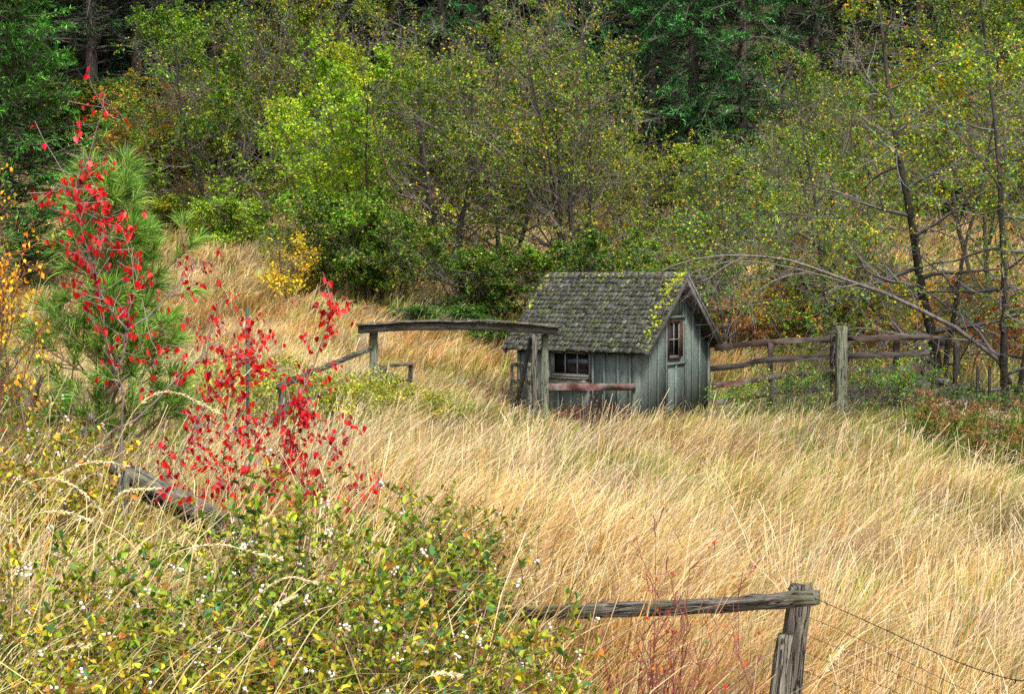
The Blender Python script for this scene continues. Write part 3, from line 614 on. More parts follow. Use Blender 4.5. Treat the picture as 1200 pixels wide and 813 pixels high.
# ------------------------------------------------------------------ timber helper
def board(name, pts, w, h, mat, parent=None, seed=0, up=(0, 0, 1), n=14, rough=.006, chamfer=.10, org=None, endj=.015):
    """timber following world points pts; object-local X runs along it.  w across, h along up"""
    rng = np.random.default_rng(seed+1000); pts = smooth_path(pts, n)
    p0 = pts[0]; X = norm(pts[-1]-p0); up = np.array(up, float); Z = norm(up-X*np.dot(up, X)); Y = np.cross(Z, X)
    R = np.stack([X, Y, Z], 1); L_ = (pts-p0)@R
    c = chamfer*min(w, h); a, b_ = w/2, h/2
    prof = np.array([(-a+c, -b_), (a-c, -b_), (a, -b_+c), (a, b_-c), (a-c, b_), (-a+c, b_), (-a, b_-c), (-a, -b_+c)])
    k = 8; v = np.zeros((n, k, 3)); v[:, :, 0] = L_[:, :1]; v[:, :, 1] = L_[:, 1:2]+prof[None, :, 0]; v[:, :, 2] = L_[:, 2:3]+prof[None, :, 1]
    v[1:-1] += rng.normal(0, rough, (n-2, k, 3))*np.array([.3, 1, 1]); v[[0, -1], :, 0] += rng.normal(0, endj, (2, k))
    v[:, :, 1:] *= (1+rng.normal(0, .02, (n, 1, 1)))
    # split the long edges into a fine crack line so the wood is not a clean bar
    i = np.arange(n*k).reshape(n, k); q = np.stack([i[:-1], np.roll(i, -1, 1)[:-1], np.roll(i, -1, 1)[1:], i[1:]], -1).reshape(-1, 4)
    me = make_mesh(name, v.reshape(-1, 3), [q, i[:1, ::-1], i[-1:]])
    o = link(name, me, M[mat], parent)
    mw = Matrix.Translation(Vector(p0)) @ Matrix(R.tolist()).to_4x4()
    o.matrix_basis = (Matrix.Translation(-parent.location) @ mw) if parent is not None else mw
    return o

# ------------------------------------------------------------------ shed
def build_shed():
    gz = -2.80; eave_z = 1.50; W, L_ = SW, SL; ov = .13; gov = .27; pitch = math.atan2(1.45, W/2+ov); tp = math.tan(pitch)
    wall_h = eave_z+ov*tp*1.0
    root = empty('shed', (SHED[0], SHED[1], gz), -TH)
    tag(root, 'small grey green board and batten shed with steep mossy shingle roof', 'shed')
    rng = np.random.default_rng(5)
    def box(mb, x0, x1, y0, y1, z0, z1, c=None):
        v = [(x, y, z) for x in (x0, x1) for y in (y0, y1) for z in (z0, z1)]
        mb.add(v, [np.array([[0, 1, 3, 2], [4, 6, 7, 5], [0, 4, 5, 1], [2, 3, 7, 6], [0, 2, 6, 4], [1, 5, 7, 3]])], c)
    def prismx(mb, x0, x1, poly, c=None):
        n = len(poly); v = [(x0, a, b_) for a, b_ in poly]+[(x1, a, b_) for a, b_ in poly]
        mb.add(v, [np.array([list(range(n))[::-1]]), np.array([list(range(n, 2*n))]), np.array([[i, (i+1) % n, n+(i+1) % n, n+i] for i in range(n)])], c)
    top = lambda y: wall_h-.012+min(y, W-y)*tp
    # openings (metres): front window, gable window
    fx0, fx1, fz0, fz1 = -1.87, -1.05, 1.03-.02, 1.47
    gy0, gy1, gz0, gz1 = 1.16, 1.74, 1.36, 2.03
    th = .025
    mb = MB()
    zb = .0
    for a, b_, c, d in [(-L_, fx0, zb, wall_h), (fx1, -.0, zb, wall_h), (fx0, fx1, zb, fz0), (fx0, fx1, fz1, wall_h)]: box(mb, a, b_, 0, th, c, d)
    mb2 = mb.mesh('wall'); link('wall', mb2, M['shed_paint'], root)
    mb = MB()
    prismx(mb, -th, 0, [(th, zb), (gy0, zb), (gy0, top(gy0)), (th, top(th))])
    prismx(mb, -th, 0, [(gy0, zb), (gy1, zb), (gy1, gz0), (gy0, gz0)])
    prismx(mb, -th, 0, [(gy0, gz1), (gy1, gz1), (gy1, top(gy1)), (W/2, top(W/2)), (gy0, top(gy0))])
    prismx(mb, -th, 0, [(gy1, zb), (W-th, zb), (W-th, top(W-th)), (gy1, top(gy1))])
    link('wall', mb.mesh('gable_wall'), M['shed_paint'], root)
    mb = MB(); prismx(mb, -L_, -L_+th, [(th, zb), (W-th, zb), (W-th, top(W-th)), (W/2, top(W/2)), (th, top(th))]); link('wall', mb.mesh('far_gable'), M['shed_paint'], root)
    mb = MB(); box(mb, -L_, 0, W-th, W, zb, wall_h); link('wall', mb.mesh('back_wall'), M['shed_paint'], root)
    mb = MB(); box(mb, -L_+th, -th, th, W-th, .02, .06); link('floor_boards', mb.mesh('floor_boards'), M['dark_inside'], root)
    # battens
    mb = MB()
    for y in (.03, .40, .74, 1.06, 1.44, 1.83, 2.12, 2.42, W-.03):
        for s0, s1 in ([(zb, 1.20), ] if y == 1.44 else [(zb, top(y)-.02)]):
            w = .022 if 0 < y < W-.1 and y > .1 else .045
            box(mb, 0.001, .030, max(y-w, .001), min(y+w, W), s0, s1)
    box(mb, .002, .034, 1.085, 1.805, 1.20, 1.25); box(mb, .002, .034, 1.085, 1.805, gz1+.07, gz1+.12)
    box(mb, .0015, .020, 1.27, 1.31, gz1+.12, top(1.3)-.05); box(mb, .0015, .020, 1.60, 1.64, gz1+.12, top(1.62)-.03)
    link('battens', mb.mesh('battens'), M['shed_trim'], root)
    mb = MB()
    for x in (-L_+.05, -2.45, -2.10, -1.97, -.97, -.72, -.42, -.16):
        box(mb, x-.02, x+.02, -.030, -.001, zb, wall_h-.06)
    for x in (-1.75, -1.46, -1.2): box(mb, x-.02, x+.02, -.021, -.001, zb, .78)
    box(mb, -.10, .022, -.026, -.0015, zb, wall_h-.05)
    link('battens', mb.mesh('front_battens'), M['shed_trim'], root)
    # gable window
    def window(nm, plane, a0, a1, b0, b1, nv, nh, fm, mm, fw=.045):
        """plane 'x': lies on x=0 (gable), coords y,z ; plane 'y': lies on y=0, coords x,z, outward -y"""
        def bx(mb, p, q, r_, s_, d0, d1):
            if plane == 'x': box(mb, d0, d1, p, q, r_, s_)
            else: box(mb, p, q, -d1, -d0, r_, s_)
        m1 = MB(); f = .03
        bx(m1, a0-fw, a0, b0-fw, b1+fw, .003, f); bx(m1, a1, a1+fw, b0-fw, b1+fw, .003, f); bx(m1, a0, a1, b1, b1+fw, .003, f); bx(m1, a0, a1, b0-fw, b0, .003, f+.02)
        w = link('window', m1.mesh('window_frame'), M[fm], root)
        m2 = MB()
        s = .02
        bx(m2, a0, a0+s, b0, b1, -.012, .006); bx(m2, a1-s, a1, b0, b1, -.012, .006); bx(m2, a0+s, a1-s, b0, b0+s, -.012, .006); bx(m2, a0+s, a1-s, b1-s, b1, -.012, .006)
        for i in range(1, nv+1):
            c = a0+(a1-a0)*i/(nv+1); bx(m2, c-.011, c+.011, b0+s, b1-s, -.010, .008)
        for i in range(1, nh+1):
            c = b0+(b1-b0)*i/(nh+1); bx(m2, a0+s, a1-s, c-.011, c+.011, -.009, .009)
        link('mullions', m2.mesh('mullions'), M[mm], w)
        m3 = MB(); bx(m3, a0+.004, a1-.004, b0+.004, b1-.004, -.018, -.014); link('pane', m3.mesh('pane'), M['glass'], w)
        return w
    window('window', 'x', gy0, gy1-.14, gz0, gz1, 1, 1, 'brown_wood', 'mullion', .04)
    mb = MB(); box(mb, .003, .012, gy1-.098, gy1, gz0, gz1); link('side_panel', mb.mesh('side_panel'), M['brown_wood'], root)
    window('window', 'y', fx0, fx1, fz0+.02, fz1-.01, 2, 0, 'fascia', 'mullion', .03)
    # ledge box below the front window
    mb = MB(); box(mb, -1.90, -1.04, -.13, -.028, .80, .965); box(mb, -1.92, -1.01, -.15, -.028, .967, .985); box(mb, -1.20, -1.03, -.19, -.15, .86, .95)
    link('window_box', mb.mesh('window_box'), M['old_wood'], root)
    # roof
    half = W/2+ov; sl = half/math.cos(pitch)
    ridge_z = eave_z+half*tp; x0, x1 = -L_-gov*.9, gov
    roof = None
    def slope_pt(side, x, s, n_):      # s along slope from eave, n_ out of the slope
        yy = -ov+s*math.cos(pitch)-n_*math.sin(pitch); zz = eave_z+s*math.sin(pitch)+n_*math.cos(pitch)
        return (x, yy, zz) if side == 0 else (x, W-yy, zz)
    deck = MB()
    for side in (0, 1):
        for (a, b_, c0, c1) in [(x0, x1, 0.0, sl-.01)]:
            v = [slope_pt(side, x, s, n_) for x in (a, b_) for s in (c0, c1) for n_ in (-.03, 0)]
            deck.add(v, [np.array([[0, 1, 3, 2], [4, 6, 7, 5], [0, 4, 5, 1], [2, 3, 7, 6], [0, 2, 6, 4], [1, 5, 7, 3]])])
    roof = link('roof', deck.mesh('roof_deck'), M['dark_wood'], root)
    sh = MB(); nc = 17; ex = sl/nc
    for side in (0, 1):
        for c in range(nc):
            x = x0-.02+rng.uniform(-.05, 0)
            while x < x1+.015:
                w = rng.uniform(.045, .11); xe = min(x+w, x1+.03)
                xa = max(x, x0-.03)
                if xe-xa > .015:
                    s0 = c*ex-.03+rng.normal(0, .014); s1 = min(s0+ex*1.5, sl+.01); tk = rng.uniform(.014, .028); lift = .004+rng.uniform(0, .010)
                    g_ = .003
                    v = [slope_pt(side, xx, ss, nn) for xx in (xa+g_, xe-g_) for (ss, nn) in ((s0, lift+.012), (s0, lift+.012+tk), (s1, .004), (s1, .004+tk*.6))]
                    base = np.array([.044, .045, .037])*math.exp(rng.normal(0, .24)); r_ = rng.random()
                    if r_ < .22: base = base*np.array([1., 1.15, .72])
                    elif r_ < .34: base = base*np.array([1.5, 1.5, 1.55])
                    col = np.tile(base, (8, 1)); col[[0, 1, 4, 5]] *= 1.7 if rng.random() < .7 else 1.0   # bleached, lichen-grey butt ends
                    sh.add(v, [np.array([[0, 1, 3, 2], [4, 6, 7, 5], [0, 4, 5, 1], [2, 3, 7, 6], [0, 2, 6, 4], [1, 5, 7, 3]])], col)
                x += w
    link('shingles', sh.mesh('shingles'), M['shingle'], roof)
    cap = MB()
    for k in range(24):
        a = x0+(x1-x0)*k/24; b_ = a+(x1-x0)/24*1.3
        for side in (0, 1):
            v = [slope_pt(side, xx, ss, nn) for xx in (a, min(b_, x1+.02)) for (ss, nn) in ((sl-.13, .03), (sl-.13, .048), (sl+.02, .03), (sl+.02, .048))]
            cap.add(v, [np.array([[0, 1, 3, 2], [4, 6, 7, 5], [0, 4, 5, 1], [2, 3, 7, 6], [0, 2, 6, 4], [1, 5, 7, 3]])], np.array([.08, .08, .07])*math.exp(rng.normal(0, .25)))
    link('ridge_cap', cap.mesh('ridge_cap'), M['shingle'], roof)
    # lichen tufts
    mo = MB(); ico = []; 
    th_ = np.linspace(0, 2*PI, 6, endpoint=False)
    tuft = np.array([(math.cos(a), math.sin(a), 0) for a in th_]+[(.6*math.cos(a+.5), .6*math.sin(a+.5), .75) for a in th_]+[(0, 0, 1.)])
    tf = [np.array([[i, (i+1) % 6, 6+(i+1) % 6, 6+i] for i in range(6)]), np.array([[6+i, 6+(i+1) % 6, 12] for i in range(6)])]
    def moss(side, x, s, r):
        if rng.random() > .25+1.3*sstep(.4, .62, float(vnoise(x*5+20, s*5, 7))): return
        p = np.array(slope_pt(side, x, s, .05 if s > sl-.13 else .026)); nrm = np.array([0, -math.sin(pitch) if side == 0 else math.sin(pitch), math.cos(pitch)])
        ax = np.array([1., 0, 0]); ay = np.cross(nrm, ax); t_ = tuft*(1+rng.normal(0, .18, tuft.shape))
        v = p+r*(t_[:, :1]*ax*rng.uniform(.7, 1.5)+t_[:, 1:2]*ay+t_[:, 2:]*nrm*.75)
        c = np.array([.30, .31, .014])*math.exp(rng.normal(0, .3))*np.array([rng.uniform(.65, 1.15), 1, 1])
        mo.add(v, tf, c)
    for k in range(330): moss(0, x1-abs(rng.normal(0, .15))-.02, sl*rng.beta(1.6, 1.1), rng.uniform(.010, .032))
    for k in range(90): moss(0, x1-.35*rng.random()-.05, sl*(.78+.2*rng.random()), rng.uniform(.009, .022))
    for k in range(90): moss(0, x0+abs(rng.normal(0, .05))+.01, sl*rng.uniform(.42, .98), rng.uniform(.01, .028))
    for k in range(170): moss(0, rng.uniform(x0, x1), sl-abs(rng.normal(0, .22)), rng.uniform(.007, .022))
    for k in range(420): moss(0, rng.uniform(x0, x1), sl*rng.random()**.8, rng.uniform(.004, .013))
    for k in range(60): moss(1, rng.uniform(x0, x1), sl*rng.random(), rng.uniform(.006, .02))
    link('moss', mo.mesh('moss'), M['moss'], roof)['kind'] = 'stuff'
    # barge boards + soffits + fascia
    for xx, nm in ((x1-.024, 'near'), (x0, 'far')):
        for side in (0, 1):
            mbb = MB()
            v = [slope_pt(side, x, s, n_) for x in (xx, xx+.028) for s in (-.03, sl+(.0 if side else .02)) for n_ in (-.115, .002)]
            if side: v = [(p[0]-.0015, p[1], p[2]) for p in v]
            mbb.add(v, [np.array([[0, 1, 3, 2], [4, 6, 7, 5], [0, 4, 5, 1], [2, 3, 7, 6], [0, 2, 6, 4], [1, 5, 7, 3]])])
            link('barge_board', mbb.mesh('barge_board'), M['fascia'], roof)
            if nm == 'near':
                mbb = MB(); v = [slope_pt(side, x, s, n_) for x in (xx+.030, xx+.045) for s in (-.04, sl+.02) for n_ in (-.035, .012)]
                if side: v = [(p[0]-.0015, p[1], p[2]) for p in v]
                mbb.add(v, [np.array([[0, 1, 3, 2], [4, 6, 7, 5], [0, 4, 5, 1], [2, 3, 7, 6], [0, 2, 6, 4], [1, 5, 7, 3]])]); link('edge_strip', mbb.mesh('edge_strip'), M['fascia'], roof)
    for x in np.linspace(-L_+.1, -.1, 6):
        mbb = MB(); box(mbb, x-.02, x+.02, -ov+.02, -.03, eave_z-.07, eave_z-.005); link('rafter_tail', mbb.mesh('rafter_tail'), M['dark_wood'], roof)
build_shed()

# debris and shrub against the shed front
D['dry'] = deciduous('dry_bush', 41, .75, [(.16, .06, .03), (.26, .13, .05), (.07, .06, .03)], [3, 2, 2], nst=10, spread=.8, base_r=.012, L1=6, L2=5, L3=4, nl=4, lsize=.035, len1=.4, rm=.0022, cl=.15, t0=.1, twigcol=(.08, .06, .055))
for px, d, s, rz, lb in [(668, 26.2, 1.0, .3, 'reddish dead shrub below the shed window'), (700, 26.0, 1.15, 2., 'dark dead shrub beneath the red rail before the shed'), (727, 25.9, .8, 4, 'small dead shrub by the shed corner')]:
    plant_thing('dead_shrub', D['dry'], base_at(px, d), rz, s, lb, 'shrub', 'dead shrubs along the shed front')

# ------------------------------------------------------------------ gateway
def gp(px, py, d): return P(px, py, d)
def down(p, z=None):  # ground point below p
    return np.array([p[0], p[1], T1(p[0], p[1])-.1])
def gateway():
    d = 23.5
    b = P(540, 382, d); g = T1(b[0], b[1]); r = empty('gateway', (b[0], b[1], g)); tag(r, 'old wooden gateway with one long warped beam across three posts', 'gateway')
    board('beam', [gp(420, 386, d-.2), gp(470, 383, d-.1), gp(540, 382, d), (gp(600, 384, d)), gp(654, 388, d)], .20, .13, 'dark_wood', r, 1, n=20, rough=.004)
    board('top_plank', [gp(419, 380.5, d-.22), gp(470, 377, d-.12), gp(540, 375.6, d-.02), gp(600, 377.5, d-.02), gp(655, 382.5, d-.02)], .26, .035, 'old_wood', r, 2, n=20, rough=.004)
    p = gp(438, 391, d); board('post', [down(p), p], .135, .135, 'green_wood', r, 3, up=(0, -1, 0))
    p = gp(626.5, 393, d-.1); board('post', [down(p), p], .09, .11, 'old_wood', r, 4, up=(0, -1, 0))
    p = gp(638.5, 392, d+.12); board('post', [down(p), p], .125, .13, 'green_wood', r, 5, up=(0, -1, 0))
    board('brace', [gp(605, 476, d+.3), gp(623, 396, d+.05)], .06, .045, 'dark_wood', r, 6)
    # yellow lichen on the beam
    mo = MB(); rng = np.random.default_rng(9)
    for k in range(40):
        px = rng.uniform(440, 650); c = gp(px, np.interp(px, [419, 470, 540, 600, 655], [380.5, 377, 375.6, 377.5, 382.5])-.5, d-rng.uniform(.0, .13))-np.array(r.location)
        s = rng.uniform(.008, .02); v = c+s*np.array([(1, 0, 0), (0, 1, 0), (-1, 0, 0), (0, -1, 0), (0, 0, .8), (0, 0, -.8)])*np.array([1.4, 1, 1])
        mo.add(v, [np.array([[0, 1, 4], [1, 2, 4], [2, 3, 4], [3, 0, 4], [1, 0, 5], [2, 1, 5], [3, 2, 5], [0, 3, 5]])], (.38, .40, .015))
    link('lichen', mo.mesh('gate_lichen'), M['moss'], r)
gateway()
def frame_gate(name, d, x0, x1, y0, y1, ys, label, tilt=0, mat='pale_wood', d2=None, w=.06):
    d2 = d2 or d
    b = P((x0+x1)/2, y1, (d+d2)/2); r = empty(name, (b[0], b[1], T1(b[0], b[1]))); tag(r, label, 'gate')
    board('gate_post', [down(gp(x0, y1, d)), gp(x0, y0, d)], w, w, mat, r, 51, up=(0, -1, 0)); board('gate_post', [down(gp(x1, y1, d2)), gp(x1, y0+1, d2)], w, w, mat, r, 52, up=(0, -1, 0))
    for i, y in enumerate(ys): board('gate_rail', [gp(x0, y, d-.04), gp(x1, y+.5, d2-.04)], .03, .075, mat, r, 53+i)
    return r
r = frame_gate('side_gate', 26.9, 600, 621, 424, 480, [427, 447, 470], 'small grey wire panel gate leaning at the shed corner', d2=26.2)
mb = MB(); rng = np.random.default_rng(3)
for k in range(9): a = gp(601+2.4*k, 427, 26.85-.08*k); b = gp(601+2.4*k, 478, 26.85-.08*k); tubes(mb, np.stack([a, b])[None]-np.array(r.location), np.full((1, 2), .003), 3, (.3, .3, .3))
for k in range(8): a = gp(600, 430+6*k, 26.88); b = gp(621, 430+6*k, 26.18); tubes(mb, np.stack([a, b])[None]-np.array(r.location), np.full((1, 2), .003), 3, (.3, .3, .3))
link('wire_panel', mb.mesh('wire_panel'), M['rust_wire'], r)
# low square frame next to the gateway's far post
b = P(471, 446, 26); r = empty('feed_frame', (b[0], b[1], T1(b[0], b[1]))); tag(r, 'low square grey timber frame in the weeds beside the gateway post', 'timber frame')
board('upright', [down(gp(451, 430, 26)), gp(449, 430, 26)], .13, .12, 'dark_wood', r, 61, up=(0, -1, 0)); board('upright', [down(gp(481, 426, 26)), gp(481, 424.5, 26)], .07, .07, 'dark_wood', r, 62, up=(0, -1, 0))
board('cross_rail', [gp(458, 428, 25.95), gp(483, 426, 25.95)], .06, .06, 'old_wood', r, 63); board('cross_rail', [gp(458, 446, 25.95), gp(483, 446, 25.95)], .05, .05, 'dark_wood', r, 64)
board('upright', [down(gp(459, 440, 25.9)), gp(456, 436, 25.9)], .06, .07, 'old_wood', r, 65, up=(0, -1, 0))

# rail running from the gateway post down to the bank
a = gp(434, 409, 23.3); r = empty('sloping_rail_fence', (*a[:2], T1(a[0], a[1]))); tag(r, 'thin grey rail sloping down from the gateway post into the weeds', 'fence')
board('rail', [gp(435, 408, 23.3), gp(385, 428, 20.5), gp(325, 453, 17.8)], .04, .075, 'old_wood', r, 71); p = gp(330, 449, 18); board('post', [down(p), p], .09, .09, 'old_wood', r, 72, up=(0, -1, 0))
p = gp(384, 424, 20.6)

# T-post
p = gp(289.5, 370, 17); g = down(p); r = empty('steel_stake', (g[0], g[1], g[2]+.1)); tag(r, 'thin green steel stake standing in the grass among red leaves', 'stake')
mb = MB(); h = p[2]-g[2]
for (x0, x1, y0, y1) in [(-.02, .02, -.003, .003), (-.003, .003, .003, .03)]:
    v = [(x, y, z) for x in (x0, x1) for y in (y0, y1) for z in (-.1, h)]
    mb.add(v, [np.array([[0, 1, 3, 2], [4, 6, 7, 5], [0, 4, 5, 1], [2, 3, 7, 6], [0, 2, 6, 4], [1, 5, 7, 3]])])
for k in range(16):
    z = .2+k*.07
    if z < h: v = [(x, y, zz) for x in (-.012, .012) for y in (-.009, -.0035) for zz in (z, z+.02)]; mb.add(v, [np.array([[0, 1, 3, 2], [4, 6, 7, 5], [0, 4, 5, 1], [2, 3, 7, 6], [0, 2, 6, 4], [1, 5, 7, 3]])])
link('stake_bar', mb.mesh('stake_bar'), M['metal_green'], r)
# leaning stakes by the young pine
for (p0, p1, d, w, h_, mt, lb, sd) in [((26, 493), (48, 440), 9.5, .035, .05, 'pale_wood', 'grey leaning wooden stake with a pale cut top among white berries', 81),
                                   ((101, 510), (107, 485), 8.6, .04, .035, 'pale_wood', 'short pale stake stub at the foot of the young pine', 82)]:
    a = gp(*p0, d); b_ = gp(*p1, d); e = a-(b_-a)*1.2
    o = board('wooden_stake', [e, a, b_], w, h_, mt, None, sd, up=(0, -1, 0)); tag(o, lb, 'stake')

# rail at the shed front
a = gp(643, 453, 23.7); b_ = gp(744, 453.5, 25.35)
r = empty('red_rail_fence', (*b_[:2], T1(b_[0], b_[1]))); tag(r, 'faded red plank rail fixed across the front of the shed', 'fence')
board('rail', [a, b_], .035, .125, 'redder_wood', r, 91, n=16, rough=.003)
p = gp(743, 449, 25.4); board('post', [down(p), p], .06, .06, 'green_wood', r, 92, up=(0, -1, 0))

# fence past the shed
def rail_fence():
    r = empty('rail_fence', (*gp(986, 480, 26)[:2], T1(6, 26))); tag(r, 'weathered rail fence with faded red planks running from shed to dark trees', 'fence')
    p = gp(986.5, 383, 25.8); board('post', [down(p), p], .19, .17, 'green_wood', r, 101, up=(0, -1, 0), n=16)
    rails = [([(833, 432.), (868, 428), (896, 422), (972, 417.5)], 26.6, 'dark_wood'), ([(838, 408), (880, 403), (925, 399), (984, 397)], 26.9, 'red_wood'),
             ([(976, 397), (1035, 396), (1092, 395)], 26.6, 'red_wood'), ([(976, 417.5), (1030, 416), (1090, 413)], 26.6, 'dark_wood'),
             ([(835, 452.), (868, 448), (898, 443)], 26.55, 'redder_wood'), ([(893, 443.5), (940, 438), (984, 435.5)], 26.65, 'red_wood'), ([(976, 436), (1040, 433), (1092, 431)], 26.6, 'red_wood'),
             ([(835, 472), (868, 467.5), (900, 461)], 26.5, 'redder_wood'), ([(893, 461), (930, 457.5), (962, 457)], 26.6, 'dark_wood'), ([(990, 458), (1040, 455), (1090, 451)], 26.7, 'red_wood')]
    for i, (pp, d, m) in enumerate(rails):
        board('rail', [gp(x, y, d) for x, y in pp], .03, .105, m, r, 110+i, n=12, rough=.004)
    for px, y0, w in ((903, 402, .10), (977, 392, .12), (1051, 391, .11), (1121, 402, .10)):
        p = gp(px, y0, 26.75); board('post', [down(p), p], w, .1, 'dark_wood' if px > 1100 else 'red_wood', r, 120+px, up=(0, -1, 0))
    m = MB(); rng = np.random.default_rng(8)
    for k in range(10):
        a = gp(1092, 420+7*k, 26.8); b_ = gp(1215, 426+7*k, 26.2); tubes(m, smooth_path([a, (a+b_)/2-np.array([0, 0, .03]), b_], 8)[None]-np.array(r.location), np.full((1, 8), .0035), 3, (.3, .3, .3))
    for k in range(24):
        x = 1094+5*k; tubes(m, np.stack([gp(x, 420, 26.75), gp(x, 485, 26.75)])[None]-np.array(r.location), np.full((1, 2), .003), 3, (.3, .3, .3))
    link('wire_netting', m.mesh('wire_netting'), M['rust_wire'], r)
    for px in (1146, 1160): p = gp(px, 430, 26.8); board('post', [down(p), p], .04, .04, 'dark_wood', r, px, up=(0, -1, 0))
rail_fence()

# ------------------------------------------------------------------ near fence
def near_fence():
    d = 5.6
    p = gp(935, 700, d); g = T1(p[0], p[1]); r = empty('near_fence', (p[0], p[1], g)); tag(r, 'leaning grey post with a split top rail and rusty barbed wires', 'fence')
    board('post', [np.array([*(gp(905, 1010, d+.1)[:2]), g-.1]), gp(927, 800, d+.06), gp(936, 705, d+.06), gp(938.5, 688, d+.06)], .085, .075, 'old_wood', r, 201, up=(0, -1, 0), n=18, rough=.0016)
    board('stub_board', [np.array([gp(884, 950, d-.02)[0], d-.02, g-.1]), gp(910, 813, d-.02), gp(921, 743, d-.02)], .055, .035, 'pale_wood', r, 202, up=(0, -1, 0), n=14, rough=.0014, endj=.004)
    board('top_rail', [gp(560, 722, d+1.1), gp(620, 718.5, d+.85), gp(700, 715, d+.55), gp(790, 711.5, d+.3), gp(880, 706, d+.05), gp(955.5, 700, d-.12)], .055, .060, 'old_wood', r, 203, n=26, rough=.0022, endj=.006)
    W = [([(954, 700), (990, 716), (1030, 734), (1080, 757), (1130, 778), (1180, 794), (1215, 799)], .0018), ([(948, 723), (985, 738), (1040, 764), (1090, 788), (1140, 812), (1180, 830)], .0018),
         ([(944, 743), (990, 762), (1040, 785), (1090, 806), (1120, 822)], .0018), ([(942, 763), (990, 784), (1040, 806), (1075, 822)], .0018), ([(938, 784), (970, 797), (1010, 815), (1030, 825)], .0018)]
    rng = np.random.default_rng(6)
    for j, (pp, rad) in enumerate(W):
        n = len(pp); pts = smooth_path([gp(x, y, d-.03-.32*i) for i, (x, y) in enumerate(pp)], 90)-np.array(r.location)
        rad *= .75; m = MB(); s = np.arange(90)
        if j == 0:
            for ph in (0, PI):
                off = np.stack([0*s, np.cos(s*1.3+ph), np.sin(s*1.3+ph)], -1)*rad*.8; tubes(m, (pts+off)[None], np.full((1, 90), rad*.8), 5, (.2, .2, .2))
            for k in range(6, 88, 9):
                c = pts[k]
                for a in rng.uniform(0, PI, 2): dv = np.array([rng.normal(0, .3), math.cos(a), math.sin(a)])*.011; tubes(m, np.stack([c-dv, c+dv])[None], np.full((1, 2), .0011), 3, (.2, .2, .2))
        else:
            tubes(m, (pts+rng.normal(0, .0012, pts.shape))[None], np.full((1, 90), rad*.8), 4, (.2, .2, .2))
            for k in range(8, 88, 14):
                c = pts[k]; dv = np.array([0, .3, 1])*.008; tubes(m, np.stack([c-dv, c+dv])[None], np.full((1, 2), .0013), 3, (.2, .2, .2))
        link('wire', m.mesh('wire'), M['rust_wire'], r)
near_fence()

# fallen rail on the bank
def fallen_rail():
    d = 7.2; p = gp(145, 560, d); g = T1(p[0], p[1]); r = empty('bank_fence', (p[0], p[1], g)); tag(r, 'split grey log rail slanting down across the bank under red leaves', 'fence')
    board('rail', [gp(132, 546, d+.25), gp(180, 569, d+.1), gp(235, 597, d-.05), gp(292, 626, d-.2)], .10, .065, 'old_wood', r, 211, n=20, rough=.003, endj=.02)
    board('rail', [gp(150, 568, d+.2), gp(205, 596, d+.05), gp(272, 631, d-.15)], .05, .06, 'dark_wood', r, 212, n=16, rough=.003)
    board('post', [down(gp(142, 560, d+.1)), gp(143, 548, d+.1)], .05, .06, 'pale_wood', r, 213, up=(0, -1, 0))
fallen_rail()

